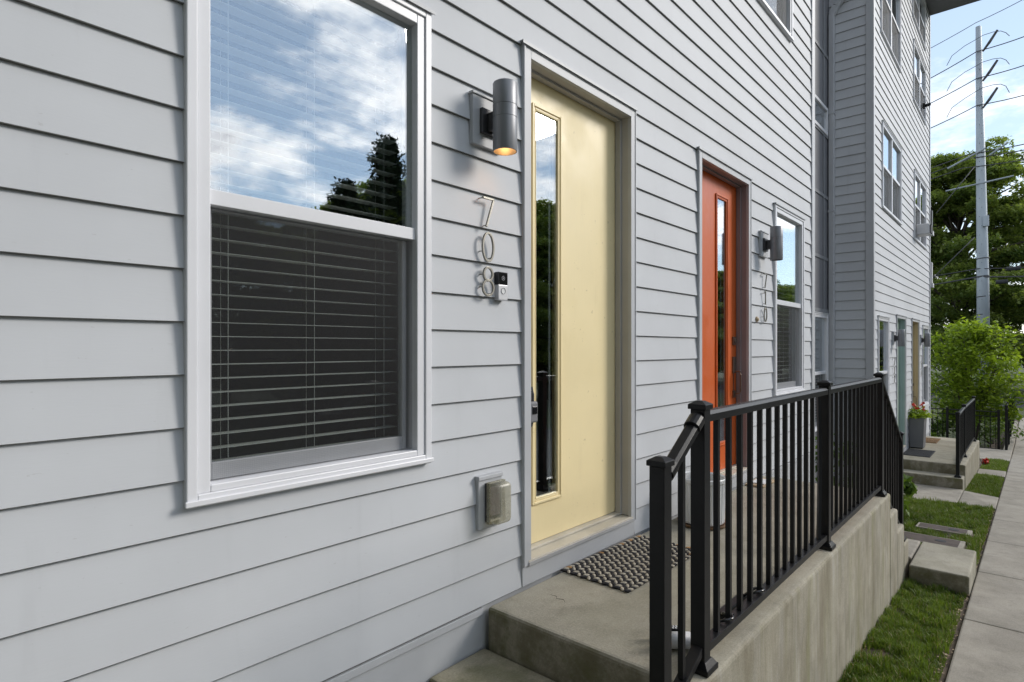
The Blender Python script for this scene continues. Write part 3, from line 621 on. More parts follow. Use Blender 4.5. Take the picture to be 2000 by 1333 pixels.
# ------------------------------------------------------------------ house numbers
def digit(t, ch, x, z, h=0.125):
    b = MB(); w2 = h * 0.27; y0, y1 = -0.026, -0.016; T = 0.0085; pins = []
    def ell(cx, cz, rx, rz, n=28): return [(cx + rx * math.sin(2 * math.pi * i / n), cz + rz * math.cos(2 * math.pi * i / n)) for i in range(n)]
    if ch == '7':
        b.band([(x - w2, z + h / 2), (x + w2, z + h / 2)], T, y0, y1); b.band([(x + w2 - 0.001, z + h / 2 - 0.004), (x - w2 * 0.35, z - h / 2)], T, y0 + .0004, y1 - .0004); pins = [(x - w2 * .9, z + h / 2), (x - w2 * .3, z - h / 2 + .006)]
    if ch == '1':
        b.band([(x, z + h / 2), (x, z - h / 2)], T, y0, y1); b.band([(x - w2 * 0.9, z + h / 2 - 0.012), (x - 0.003, z + h / 2 - 0.003)], T, y0 + .0004, y1 - .0004); pins = [(x, z + h / 2 - .02), (x, z - h / 2 + .01)]
    if ch == '0': b.band(ell(x, z, w2, h / 2), T, y0, y1, True); pins = [(x - w2, z - .02), (x + w2 * .7, z - h * .36)]
    if ch == '8':
        b.band(ell(x, z + h * .26, w2 * .82, h * .235), T, y0, y1, True); b.band(ell(x, z - h * .22, w2, h * .275), T, y0 + .0004, y1 - .0004, True); pins = [(x - w2 * .8, z + h * .25), (x - w2, z - h * .2), (x + w2 * .6, z - h * .42)]
    if ch in '2':
        p = [(x + w2 * math.cos(a), z + h * .24 + h * .26 * math.sin(a)) for a in np.linspace(math.pi * .95, -math.pi * .22, 12)] + [(x - w2, z - h / 2 + .004), (x + w2, z - h / 2 + .004)]
        b.band(p, T, y0, y1); pins = [(x - w2 * .8, z + h * .2), (x + w2 * .7, z - h / 2 + .004)]
    if ch == '4':
        b.band([(x + w2 * .5, z - h / 2), (x + w2 * .5, z + h / 2)], T, y0, y1); b.band([(x + w2 * .4, z + h / 2), (x - w2, z - h * .18)], T, y0 + .0004, y1 - .0004); b.band([(x - w2, z - h * .18), (x + w2 * 1.1, z - h * .18)], T, y0 + .0007, y1 - .0007); pins = [(x + w2 * .5, z - h * .4)]
    for px, pz in pins: b.tube([(px, y1 - 0.001, pz), (px, 0.010, pz)], 0.0028, 6)
    b.build('digit', M['nickel'], t, bevel=0.0008)
def numbers(x, ztop, s, label):
    t = empty('house_number', (x, -0.010, ztop - 0.3)); z = ztop - 0.063
    for ch in s: digit(t, ch, 0.0, z - t.location.z); z -= 0.152
    tag(t, label, 'house number', 'metal house numbers')
numbers(1.880, 1.805, '708', 'brushed metal house number 708 under the lit lamp by the yellow door')
numbers(5.50, 1.812, '710', 'brushed metal house number 710 between the orange door and narrow window')
numbers(12.20, 0.965, '712', 'brushed metal house number 712 left of the pale green door')
numbers(15.62, 0.965, '714', 'brushed metal house number 714 right of the ochre door')

# ------------------------------------------------------------------ doorbells, outlet, lock box
t = empty('video_doorbell', (1.976, -0.010, 1.425)); b = MB(); b.box(-0.031, 0.031, -0.024, 0.004, -0.064, 0.006); b.build('button_plate', M['silver'], t, bevel=0.003)
b = MB(); b.box(-0.0311, 0.0311, -0.0242, 0.004, 0.0065, 0.064); b.build('camera_cover', M['black_gloss'], t, bevel=0.003)
b = MB(); b.lathe([(0.0, 0.0), (0.013, 0.0), (0.0135, 0.001), (0.0135, 0.003)], (0, 0, 0), 24); o = b.build('button', M['white'], t); o.rotation_euler = (R(90), 0, 0); o.location = (0, -0.0245, -0.022); o.scale.z = -1
b = MB(); b.band([(0.0135 * math.sin(a), -0.022 + 0.0135 * math.cos(a)) for a in np.linspace(0, 2 * math.pi, 25)[:-1]], 0.002, -0.0262, -0.0240, True); b.build('button_ring', M['lamp'], t)
b = MB(); b.band([(0.009 * math.sin(a), 0.036 + 0.009 * math.cos(a)) for a in np.linspace(0, 2 * math.pi, 21)[:-1]], 0.0022, -0.0250, -0.0240, True); b.box(-0.003, 0.003, -0.0252, -0.024, 0.033, 0.039); b.build('camera_lens', M['lamp'], t)
tag(t, 'small black and silver video doorbell beside the digit 8 near the yellow door', 'doorbell')
t = empty('doorbell_button', (5.325, -0.010, 1.398)); b = MB(); b.lathe([(0.0, 0.022), (0.011, 0.021), (0.014, 0.015), (0.022, 0.013), (0.024, 0.009), (0.024, -0.003)], (0, 0, 0), 20); o = b.build('button', M['tan'], t, smooth=True); o.rotation_euler = (R(90), 0, 0)
tag(t, 'tiny round yellowed doorbell button below the house number 710', 'doorbell')
t = empty('outdoor_outlet', (1.90, -0.010, 0.467)); b = MB(); b.box(-0.075, 0.075, -0.016, 0.006, -0.115, 0.098); b.box(-0.078, 0.078, -0.022, 0.006, 0.098, 0.116); b.build('mounting_block', M['trim'], t, bevel=0.002)
b = MB(); b.box(-0.036, 0.062, -0.028, -0.016, -0.088, 0.082); b.build('gasket', M['lamp_dark'], t, bevel=0.002)
b = MB(); b.box(-0.038, 0.064, -0.094, -0.030, -0.094, 0.086); o = b.build('bubble_cover', M['plastic_clear'], t, bevel=0.022, seg=4)
b = MB(); b.ring(-0.040, 0.066, -0.096, 0.088, 0.007, -0.048, -0.030); 
for k in range(3): b.box(-0.044, -0.040, -0.06, -0.052, -0.055 + k * 0.045, -0.047 + k * 0.045)
b.build('cover_rim', M['plastic_clear'], t, bevel=0.002)
b = MB(); b.box(-0.018, 0.044, -0.032, -0.028, -0.065, 0.062); b.build('receptacle', M['jamb_dark'], t)
tag(t, 'weatherproof outlet under a cloudy plastic bubble cover, low beside the yellow door', 'outlet')
t = empty('lock_box', (2.252, 0.030, 0.83)); b = MB(); b.box(-0.030, 0.030, -0.022, 0.020, -0.055, 0.050); b.build('body', M['planter'], t, bevel=0.010, seg=3)
b = MB(); b.box(-0.018, 0.018, -0.026, -0.022, -0.012, 0.026); b.build('dial_window', M['black_gloss'], t, bevel=0.002)
b = MB(); b.tube([(-0.018, 0, 0.045), (-0.018, 0, 0.085), (-0.012, 0, 0.097), (0, 0, 0.10), (0.012, 0, 0.097), (0.018, 0, 0.085), (0.018, 0, 0.045)], 0.004, 8); b.build('shackle', M['black'], t, smooth=True)
tag(t, 'small grey key lock box hanging on the yellow door handle', 'lock box')

# ------------------------------------------------------------------ stoops
def stoop(name_label, mats, boxes, cat='stoop'):
    t = empty('stoop', (boxes[0][0], boxes[0][2], boxes[0][4]))
    L = t.location
    for nm, x0, x1, y0, y1, z0, z1, m_ in mats:
        b = MB(); b.box(x0 - L.x, x1 - L.x, y0 - L.y, y1 - L.y, z0 - L.z, z1 - L.z)
        o = b.build(nm, m_, t, bevel=0.018 if nm != 'platform' else 0.020, seg=3)
    tag(t, name_label, cat, 'concrete stoops at the house fronts')
C_, Wc = M['concrete'], M['wallconc']
stoop('long concrete stoop with steps at both ends under the yellow and orange doors', [
    ('platform', 1.88, 5.46, -1.0, -0.0215, -1.2, 0.0, Wc),
    ('step', 1.55, 1.879, -0.99, -0.008, -0.70, -0.180, M['mossy']),
    ('step', 1.22, 1.549, -0.99, -0.008, -0.70, -0.360, M['mossy']),
    ('step', 0.89, 1.219, -0.99, -0.008, -0.75, -0.540, M['mossy']),
    ('step', 5.461, 5.79, -1.0, -0.03, -1.2, -0.19, Wc),
    ('step', 5.791, 6.12, -1.0, -0.03, -1.2, -0.39, Wc),
    ('step', 6.121, 6.36, -1.0, -0.03, -1.2, -0.575, Wc)], [(1.88, 0, -0.5, 0, -0.7)])
stoop('far concrete stoop with two steps, grey planter and railing before the far house', [
    ('platform', 12.50, 16.1, -1.0, -0.021, -1.7, -0.835, Wc),
    ('step', 12.16, 12.499, -0.99, -0.021, -1.7, -1.010, C_)], [(12.5, 0, -0.5, 0, -1.2)])
cr = MB(); cr.tube([(2.165, -.155, .0), (2.17, -.19, .0004), (2.15, -.205, .0002), (2.163, -.235, .0004), (2.15, -.25, .0), (2.135, -.262, -.0006)], [.0003, .0011, .0009, .0012, .0009, .0003], 4)
cro = cr.build('crack', M['soil'], None); cro.parent = [o for o in bpy.data.objects if o.name == 'stoop'][0]; cro.matrix_parent_inverse = Matrix.Translation([-v_ for v_ in cro.parent.location])
# landings and paths
def slab(name, x0, x1, y0, y1, z1, h, mat=M['concrete']):
    b = MB(); b.box(x0, x1, y0, y1, z1 - h, z1); o = b.build(name, mat, None, bevel=0.016, seg=3); tag(o, kind='structure')
slab('landing', 6.14, 6.98, -1.448, -1.030, -0.745, 0.40, M['concrete'])
slab('landing', 6.37, 6.98, -1.018, -0.02, -0.745, 0.40, M['pave'])
slab('path', 10.92, 12.155, -1.0, -0.02, -1.182, 0.2, M['pave'])
pb = MB(); zA = gz(11.0) + 0.012
n = 0; pb.v += [(10.86, -1.448, gz(10.9) - .1), (12.0, -1.448, gz(12) - .1), (12.1, -1.006, -1.35), (10.92, -1.006, -1.35), (10.86, -1.448, gz(10.9) + .018), (12.0, -1.448, gz(12) + .018), (12.1, -1.006, -1.184), (10.92, -1.006, -1.184)]
for q in ((3, 2, 1, 0), (4, 5, 6, 7), (0, 1, 5, 4), (1, 2, 6, 5), (2, 3, 7, 6), (3, 0, 4, 7)): pb.f.append(q); pb.mi.append(0)
tag(pb.build('path', M['pave'], bevel=0.01), kind='structure')
slab('path', 15.0, 15.7, -1.448, -1.006, gz(15.3) + .03, 0.2, M['pave'])
slab('path', 18.6, 20.6, -1.448, -0.3, gz(19.6) + .05, 0.25, M['pave'])

# ------------------------------------------------------------------ railings
def railing(label, posts, spans, Y0=-0.944, y_half=0.026):
    """posts: (x, base z, top z); spans: list of (i, j, baluster count, z offsets)"""
    x0, z0, _ = posts[0]; t = empty('railing', (x0, Y0, z0)); L = t.location
    for (x, zb, zt) in posts:
        p = MB(); X, Z = x - L.x, -L.z; h = 0.0262
        p.box(X - h, X + h, -h, h, zb + Z, zt - 0.030 + Z); po = p.build('post', M['black'], t, bevel=0.0025)
        c = MB(); c.box(X - h - 0.007, X + h + 0.007, -h - 0.007, h + 0.007, zt - 0.0295 + Z, zt - 0.012 + Z); c.frustum(X, 0, zt - 0.0119 + Z, zt + Z, h + 0.0065, 0.012); c.build('cap', M['black'], po, bevel=0.0015)
        s = MB(); s.box(X - 0.047, X + 0.047, -0.047, 0.047, zb + 0.001 + Z, zb + 0.020 + Z); s.frustum(X, 0, zb + 0.0201 + Z, zb + 0.040 + Z, 0.045, h + 0.004); s.build('base_shoe', M['black'], po, bevel=0.0015)
    for (i, j, n, top0, top1, bot0, bot1) in spans:
        xa, xb = posts[i][0] + 0.0265 - L.x, posts[j][0] - 0.0265 - L.x; Z = -L.z
        for nm, za, zb_, hh, hw in (('top_rail', top0, top1, 0.019, 0.024), ('bottom_rail', bot0, bot1, 0.015, 0.020)):
            r_ = MB()
            if nm == 'top_rail': poly = [(-hw, -hh), (hw, -hh), (hw, hh * 0.35), (hw * 0.62, hh), (-hw * 0.62, hh), (-hw, hh * 0.35)]
            else: poly = [(-hw, -hh), (hw, -hh), (hw, hh), (-hw, hh)]
            k = len(r_.v); r_.v += [(xa, y, z + za + Z) for y, z in poly] + [(xb, y, z + zb_ + Z) for y, z in poly]; m_ = len(poly)
            for a in range(m_): b_ = (a + 1) % m_; r_.f.append((k + a, k + b_, k + m_ + b_, k + m_ + a)); r_.mi.append(0)
            r_.f.append(tuple(k + a for a in reversed(range(m_)))); r_.f.append(tuple(k + m_ + a for a in range(m_))); r_.mi += [0, 0]
            ro = r_.build(nm, M['black'], t, bevel=0.0015)
            if nm == 'top_rail' and i == 0 and abs(za - zb_) > 0.05:
                cc = MB(); d = Vector((xb - xa, 0, zb_ - za)).normalized(); p1 = Vector((xb, 0, zb_ + Z)); 
                cc.tube([p1 - d * 0.055, p1 - d * 0.004], 0.030, 16); cc.build('rail_collar', M['black'], ro, bevel=0.002); cc = MB(); cc.tube([Vector((xa, 0, za + Z)) + d * 0.004, Vector((xa, 0, za + Z)) + d * 0.05], 0.030, 16); cc.build('rail_collar', M['black'], ro, bevel=0.002)
        for q in range(n):
            f = (q + 1) / (n + 1); X = xa + (xb - xa) * f; zt = top0 + (top1 - top0) * f - 0.0192; zb2 = bot0 + (bot1 - bot0) * f + 0.0152
            k = MB(); hb = 0.0095
            if t.get('bent') is None and n > 10 and q == n - 1 and i == 1 and len(posts) == 5:
                k.tube([(X + 0.022 * math.sin(math.pi * s_) , -0.002, zb2 + Z + (zt - zb2) * s_) for s_ in np.linspace(0, 1, 12)], 0.012, 4)
            else: k.box(X - hb, X + hb, -hb, hb, zb2 + Z, zt + Z)
            k.build('baluster', M['black'], t)
    tag(t, label, 'railing', 'black metal stoop railings')
    return t
railing('long black metal railing with square posts along the near concrete stoop',
    [(1.720, -0.18, 0.800), (2.022, 0.0, 0.957), (3.715, 0.0, 0.960), (5.316, 0.0, 0.955), (6.262, -0.575, 0.396)],
    [(0, 1, 1, 0.735, 0.895, -0.045, 0.075), (1, 2, 13, 0.900, 0.900, 0.068, 0.068), (2, 3, 12, 0.900, 0.900, 0.068, 0.068), (3, 4, 7, 0.895, 0.325, 0.06, -0.46)])
railing('shorter black metal railing on the far stoop behind the grey planter',
    [(12.25, -1.01, 0.085), (13.45, -0.835, 0.125), (15.85, -0.835, 0.125)],
    [(0, 1, 9, 0.03, 0.06, -0.80, -0.76), (1, 2, 18, 0.06, 0.06, -0.76, -0.76)], Y0=-0.915)

# ------------------------------------------------------------------ things on the stoops
def rope_mat():
    t = empty('doormat', (2.80, -0.235, 0.001)); t.rotation_euler = (0, 0, R(-1.5))
    W2, H2 = 0.385, 0.205; cells = {0: MB(), 1: MB(), 2: MB()}
    ny, nx = 13, 34
    base = MB(); base.box(-W2 + 0.01, W2 - 0.01, -H2 + 0.01, H2 - 0.01, 0.0, 0.006); base.build('backing', M['rope_dark'], t)
    rnd = random.Random(3); b = MB()
    for j in range(ny):
        for i in range(nx):
            k = (i + j) % 2
            if (i in (0, nx - 1) or j in (0, ny - 1)) and rnd.random() < 0.12: k = 2
            x = -W2 + (i + .5) * 2 * W2 / nx + rnd.uniform(-.0015, .0015) + (0.003 if j % 2 else 0); y = -H2 + (j + .5) * 2 * H2 / ny + rnd.uniform(-.0015, .0015)
            a = R(38 if j % 2 else -38) + rnd.uniform(-.15, .15); n = len(b.v); rx, ry, rz = 0.0185, 0.0092, 0.0072
            rings = [(-1, 0), (-0.7, .72), (0, 1), (0.7, .72), (1, 0)]
            for u, rr in rings:
                for q in range(7):
                    an = math.pi * 2 * q / 7; lx, ly, lz = u * rx, rr * ry * math.cos(an), rr * rz * math.sin(an)
                    b.v.append((x + lx * math.cos(a) - ly * math.sin(a), y + lx * math.sin(a) + ly * math.cos(a), 0.008 + lz))
            for g_ in range(4):
                for q in range(7): q2 = (q + 1) % 7; b.f.append((n + g_ * 7 + q, n + g_ * 7 + q2, n + (g_ + 1) * 7 + q2, n + (g_ + 1) * 7 + q)); b.mi.append(k)
    b.build('strands', [M['rope_dark'], M['rope_light'], M['rope_orange']], t, smooth=True)
    tag(t, 'braided black and beige rope doormat below the yellow door', 'doormat', 'doormats on the stoops')
rope_mat()
def flat_mat(x0, x1, y0, y1, z, m_, label):
    t = MB(); t.box(x0, x1, y0, y1, z + 0.001, z + 0.010)
    n = int((x1 - x0) / 0.03)
    for i in range(n): t.box(x0 + 0.01 + i * 0.03, x0 + 0.028 + i * 0.03, y0 + 0.015, y1 - 0.015, z + 0.0102, z + 0.013)
    o = t.build('doormat', m_, None); tag(o, label, 'doormat', 'doormats on the stoops')
flat_mat(12.95, 13.80, -0.46, -0.03, -0.835, M['mat_dark'], 'flat dark grey rubber doormat before the pale green door')
flat_mat(14.95, 15.75, -0.36, -0.03, -0.835, M['coir'], 'brown coir doormat behind the planter on the far stoop')
t = empty('wooden_tray', (5.10, -0.12, 0.001)); b = MB(); b.box(-0.15, 0.17, -0.075, 0.075, 0, 0.016); b.build('board', M['tan'], t, bevel=0.004)
b = MB(); b.box(-0.09, 0.10, -0.06, 0.05, 0.0165, 0.024); b.build('paper', M['white'], t, bevel=0.001)
tag(t, 'thin tan board with white paper lying before the orange door', 'tray')
# ribbed white pot
t = empty('flower_pot', (3.69, -0.225, 0.001)); t.scale = (1.0, 1.0, 1.0); b = MB(); n = 120; base = 0
prof = [(0.0, 0.020), (0.128, 0.020), (0.135, 0.026), (0.142, 0.275), (0.150, 0.285), (0.152, 0.305), (0.146, 0.312), (0.138, 0.306), (0.134, 0.235), (0.0, 0.23)]
for r_, z_ in prof:
    for k in range(n):
        a = 2 * math.pi * k / n; rr = r_ + (0.0022 * (1 if k % 4 < 2 else -1) if 0.02 < z_ < 0.28 and 0.13 < r_ < 0.145 and z_ not in (0.235,) else 0); b.v.append((rr * math.cos(a), rr * math.sin(a), z_))
for i in range(len(prof) - 1):
    for k in range(n): k2 = (k + 1) % n; b.f.append((i * n + k, i * n + k2, (i + 1) * n + k2, (i + 1) * n + k)); b.mi.append(0)
b.build('pot', M['white'], t)
b = MB(); b.lathe([(0.0, 0.0), (0.140, 0.0), (0.150, 0.006), (0.160, 0.022), (0.155, 0.022), (0.140, 0.012), (0, 0.012)], (0, 0, 0), 40); b.build('saucer', M['brown'], t, smooth=True)
b = MB(); b.lathe([(0.0, 0.236), (0.10, 0.238), (0.132, 0.236)], (0, 0, 0), 24); b.build('soil', M['soil'], t)
tag(t, 'white ribbed cylindrical flower pot on a brown saucer between the two near doors', 'flower pot')
# tall planter with red geraniums
t = empty('planter', (14.13, -0.135, -0.834)); b = MB()
def taper(b, x0, x1, y0, y1, z0, z1, d):
    n = len(b.v); b.v += [(x0 + d, y0 + d, z0), (x1 - d, y0 + d, z0), (x1 - d, y1 - d, z0), (x0 + d, y1 - d, z0), (x0, y0, z1), (x1, y0, z1), (x1, y1, z1), (x0, y1, z1)]
    for q in ((3, 2, 1, 0), (4, 5, 6, 7), (0, 1, 5, 4), (1, 2, 6, 5), (2, 3, 7, 6), (3, 0, 4, 7)): b.f.append(tuple(n + i for i in q)); b.mi.append(0)
taper(b, -0.20, 0.20, -0.13, 0.13, 0.02, 0.60, 0.02); b.build('box', M['planter'], t, bevel=0.006)
b = MB(); b.box(-0.17, 0.17, -0.10, 0.10, 0.0, 0.019); b.build('plinth', M['black'], t)
tag(t, 'tall slate grey planter box on the far stoop before the ochre door', 'planter')

# ------------------------------------------------------------------ leaves
def leaf_mesh(name, P_, size, mat, seed=1, flat=0.5, parent=None, aspect=0.5, droop=0.0, tone=None):
    """P_: (n,3) points; every leaf is a folded pair of triangles with a tone attribute"""
    rng = np.random.default_rng(seed); n = len(P_)
    yaw = rng.uniform(0, 2 * np.pi, n); pitch = rng.normal(-droop, 0.5 * (1 - flat) + 0.12, n); roll = rng.normal(0, 0.9 * (1 - flat) + 0.15, n)
    d = np.stack([np.cos(yaw) * np.cos(pitch), np.sin(yaw) * np.cos(pitch), np.sin(pitch)], 1)
    s0 = np.stack([-np.sin(yaw), np.cos(yaw), np.zeros(n)], 1); up = np.cross(d, s0)
    side = s0 * np.cos(roll)[:, None] + up * np.sin(roll)[:, None]; nrm = np.cross(d, side)
    L = size * rng.uniform(0.6, 1.25, n); Wd = L * aspect
    base = P_ - d * (L / 2)[:, None]; tip = P_ + d * (L / 2)[:, None]
    l = P_ + side * (Wd / 2)[:, None] + nrm * (L * 0.08)[:, None]; r = P_ - side * (Wd / 2)[:, None] + nrm * (L * 0.08)[:, None]
    V = np.stack([base, r, tip, l], 1).reshape(-1, 3)
    me = bpy.data.meshes.new(name); me.vertices.add(4 * n); me.vertices.foreach_set('co', V.astype(np.float32).ravel())
    idx = np.arange(n)[:, None] * 4; T = np.concatenate([idx + np.array([[0, 1, 2]]), idx + np.array([[0, 2, 3]])], 1).reshape(-1)
    me.loops.add(6 * n); me.loops.foreach_set('vertex_index', T.astype(np.int32)); me.polygons.add(2 * n)
    me.polygons.foreach_set('loop_start', np.arange(0, 6 * n, 3, dtype=np.int32)); me.polygons.foreach_set('loop_total', np.full(2 * n, 3, dtype=np.int32))
    me.update(); at = me.attributes.new('tone', 'FLOAT', 'POINT'); tn = rng.uniform(0, 1, n) if tone is None else np.clip(tone + rng.normal(0, 0.15, n), 0, 1)
    at.data.foreach_set('value', np.repeat(tn, 4).astype(np.float32)); me.materials.append(mat)
    o = bpy.data.objects.new(name, me); col.objects.link(o)
    if parent: o.parent = parent
    return o
def limbs(segs, mat, parent, name='trunk', n=7):
    b = MB()
    for pts, rs in segs: b.tube(pts, rs, n)
    return b.build(name, mat, parent, smooth=True)

def big_tree(loc, label, seed=5, nlimb=92, per=1700, H=13.5, W=6.5, leaf=0.24):
    rng = np.random.default_rng(seed); t = empty('broadleaf_tree', loc); segs = []; pts = []; tones = []
    trunk = [(0, 0, 0), (0.1, 0.05, 2.0), (0.0, 0.1, 4.2), (-0.1, 0.0, 7.0), (0, 0, H * 0.9)]; segs.append((trunk, [0.38, 0.30, 0.24, 0.16, 0.04]))
    for i in range(nlimb):
        f = (i + .5) / nlimb; z0 = 1.6 + f * (H - 3.2); a = i * 2.399 + rng.uniform(-.3, .3)
        prof = math.sin(math.pi * min(1, 0.22 + f * 0.78)) ** 0.55; L = W * (0.55 + 0.45 * prof) * rng.uniform(0.7, 1.05) * (1 - 0.35 * max(0, f - .6) / .4)
        rise = rng.uniform(0.10, 0.42) * L * (0.4 + f)
        p = [Vector((0, 0, z0 * 0.9)), Vector((math.cos(a) * L * .35, math.sin(a) * L * .35, z0 + rise * .6)), Vector((math.cos(a) * L * .7, math.sin(a) * L * .7, z0 + rise)), Vector((math.cos(a) * L, math.sin(a) * L, z0 + rise * 0.80))]
        segs.append((p, [0.10, 0.065, 0.035, 0.012]))
        for q in range(5):
            g = rng.uniform(0.25, 1.0); k = min(2, int(g * 3)); c = p[k].lerp(p[k + 1], g * 3 - k if k < 3 else 1); m_ = int(per / 5 * rng.uniform(.6, 1.4))
            off = rng.normal(0, 1, 3) * (0.5, 0.5, 0.18)
            # drooping flat fans of leaves
            rr = np.sqrt(rng.uniform(0, 1, m_)) * rng.uniform(0.7, 1.35); th_ = rng.uniform(0, 2 * np.pi, m_)
            x = rr * np.cos(th_); y = rr * np.sin(th_); z = rng.normal(0, 0.10, m_) - 0.22 * rr ** 2 + 0.1 * np.sin(5 * th_) * rr
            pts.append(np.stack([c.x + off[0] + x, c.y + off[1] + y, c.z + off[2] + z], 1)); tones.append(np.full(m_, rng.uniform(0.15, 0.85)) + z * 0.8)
    limbs(segs, M['bark'], t); leaf_mesh('crown', np.concatenate(pts), leaf, M['leaf_big'], seed, 0.6, t, 0.55, 0.15, np.concatenate(tones))
    if label: tag(t, label, 'tree', 'tall trees across the street')
    return t
def conifer(loc, label, H=9.0, W=2.6, seed=9):
    rng = np.random.default_rng(seed); t = empty('conifer_tree', loc); pts = []; segs = [([(0, 0, 0), (0, 0, H)], [0.2, 0.02])]
    for i in range(80):
        f = (i + .5) / 80; z0 = 0.8 + f * (H - 0.9); a = i * 2.4 + rng.uniform(-.4, .4); L = (W * (1 - f) ** 0.8 + 0.25) * rng.uniform(.45, 1.2); m_ = int(110 + 330 * (1 - f) * rng.uniform(.3, 1.3))
        segs.append(([(0, 0, z0), (math.cos(a) * L, math.sin(a) * L, z0 - 0.15 * L)], [0.03, 0.006])); u = rng.uniform(0.1, 1, m_); wv = rng.normal(0, 0.22, m_) * (1.1 - u * .6)
        pts.append(np.stack([math.cos(a) * L * u - math.sin(a) * wv, math.sin(a) * L * u + math.cos(a) * wv, z0 - 0.15 * L * u + rng.normal(0, .10, m_)], 1))
    limbs(segs, M['bark'], t, n=5); leaf_mesh('crown', np.concatenate(pts), 0.20, M['leaf_dark'], seed, 0.2, t, 0.4)
    tag(t, label, 'tree', 'dark conifers across the street'); return t

T0 = big_tree((57.5, 2.4, gz(57) - .2), 'tall layered green tree behind the metal utility pole', 5)
T0.scale = (1.05, 1.05, 1.45)
T1 = copy_tree(T0); T1.location = (66, -4.5, gz(60) - .2); T1.rotation_euler = (0, 0, 2.1); T1.scale = (1.05, 1.05, 1.35); T1['label'] = 'tall green tree at the right edge behind the power lines'
T2 = copy_tree(T0); T2.location = (70, 9.5, gz(60) - .2); T2.rotation_euler = (0, 0, 4.0); T2.scale = (1.0, 1.0, 1.2); T2['label'] = 'tall green tree half hidden behind the far house end'
T3 = copy_tree(T0); T3.location = (50, -5.2, gz(50) - .2); T3.rotation_euler = (0, 0, 1.0); T3.scale = (.55, .55, .42); T3['label'] = 'low dark tree at the road beyond the sidewalk end'
rt = [(5.6, -20, .50, .62), (9.6, -21, .5, .60), (13.0, -21, .50, .60), (16.6, -21, .55, .64), (20.5, -21, .60, .68), (24.0, -20, .62, .75), (28.5, -20, .85, .92), (36, -21, .85, .90), (44, -22, .9, .92), (54, -21, .9, .85), (64, -22, .95, .90), (75, -21, .9, .86), (88, -22, .95, .92), (104, -21, 1, .95)]
for i, (x, y, s1, s2) in enumerate(rt):
    c = copy_tree(T0); c.location = (x, y, gz(min(x, 59)) - .3); c.rotation_euler = (0, 0, i * 1.3); c.scale = (s1, s1, s2); c['label'] = 'dark leafy tree mirrored in the window and door glass'; c['group'] = 'trees across the street mirrored in the glass'
c0 = conifer((10.75, -12.6, gz(11) - .1), 'dark pointed conifer mirrored at the right of the near window', 8.7, 2.6)
c2 = copy_tree(c0); c2.location = (9.2, -12.4, gz(9) - .1); c2.scale = (.9, .9, .80); c2['label'] = 'shortest dark conifer mirrored left of the others in the near window'
c1 = copy_tree(c0); c1.location = (13.0, -13.2, gz(13) - .1); c1.scale = (1.3, 1.3, 1.02); c1.rotation_euler = (0, 0, 1); c1['label'] = 'broader dark conifer mirrored at the right edge of the near window'

for i, (x, y, s1, s2) in enumerate([(12.6, -14.5, .60, .64), (-9, -2.0, 1.0, 1.05), (-9, -11, 1.0, 1.1), (-13, 7, 1.1, 1.2)]):  # all but the first are unseen trees added to cut the sky light
    c = copy_tree(T0); c.location = (x, y, gz(max(x, 0)) - .3); c.scale = (s1, s1, s2); c.rotation_euler = (0, 0, 2.2 * i); c['label'] = 'broad leafy tree mirrored at the lower right of the upper near pane' if i == 0 else 'added leafy tree, unseen outside the view, shading the near end of the street'
    c['group'] = 'trees across the street mirrored in the glass' if i == 0 else 'added shade trees at the near end of the street'
# bright young tree beyond the far stoop
def young_tree(loc):
    rng = np.random.default_rng(12); t = empty('young_tree', loc); segs = []; pts = []; tn = []
    for s_ in range(5):
        a = s_ * 1.256 + .4; segs.append(([(0.06 * math.cos(a), 0.06 * math.sin(a), 0), (0.25 * math.cos(a), 0.25 * math.sin(a), 1.0), (0.6 * math.cos(a), 0.6 * math.sin(a), 2.2), (0.8 * math.cos(a), 0.8 * math.sin(a), 3.2)], [0.035, 0.028, 0.018, 0.006]))
    for i in range(270):
        f = rng.uniform(0, 1); a = rng.uniform(0, 2 * math.pi); z0 = 0.75 + f * 2.75; rad = 1.46 * math.sin(math.pi * (0.16 + 0.76 * f)) ** 0.7 * (0.82 + 0.30 * math.sin(3 * a + 5 * f))
        r0 = rad * math.sqrt(rng.uniform(0.12, 1)); c = np.array([r0 * math.cos(a), r0 * math.sin(a) * 1.0, z0]); m_ = int(rng.uniform(20, 66))
        tip = c + np.array([math.cos(a) * .16, math.sin(a) * .16, 0.16]); segs.append(([tuple(c * (0.55, 0.55, 0.9)), tuple(tip)], [0.008, 0.003]))
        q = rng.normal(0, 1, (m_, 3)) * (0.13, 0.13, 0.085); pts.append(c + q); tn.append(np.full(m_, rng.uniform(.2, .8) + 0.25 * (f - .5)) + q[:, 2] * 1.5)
    for k in range(46):                              # upright shoots of fresh leaves
        a = rng.uniform(0, 2 * math.pi); r0 = rng.uniform(.1, 1.0); z0 = 3.0 - r0 * .6; u = np.linspace(0, 1, 16)
        c = np.stack([r0 * math.cos(a) + 0.12 * u * math.cos(a), r0 * math.sin(a) + .12 * u * math.sin(a), z0 + u * rng.uniform(.35, .95)], 1) + rng.normal(0, .03, (16, 3)); pts.append(c); tn.append(np.full(16, .9)); segs.append(([tuple(c[0]), tuple(c[-1])], [.006, .003]))
    limbs(segs, M['bark'], t, n=5); leaf_mesh('crown', np.concatenate(pts), 0.15, M['leaf_young'], 3, 0.35, t, 0.42, 0.2, np.concatenate(tn))
    tag(t, 'bright yellow green young tree beyond the far stoop railing', 'tree')
young_tree((22.6, -0.52, gz(22.6) + .12))
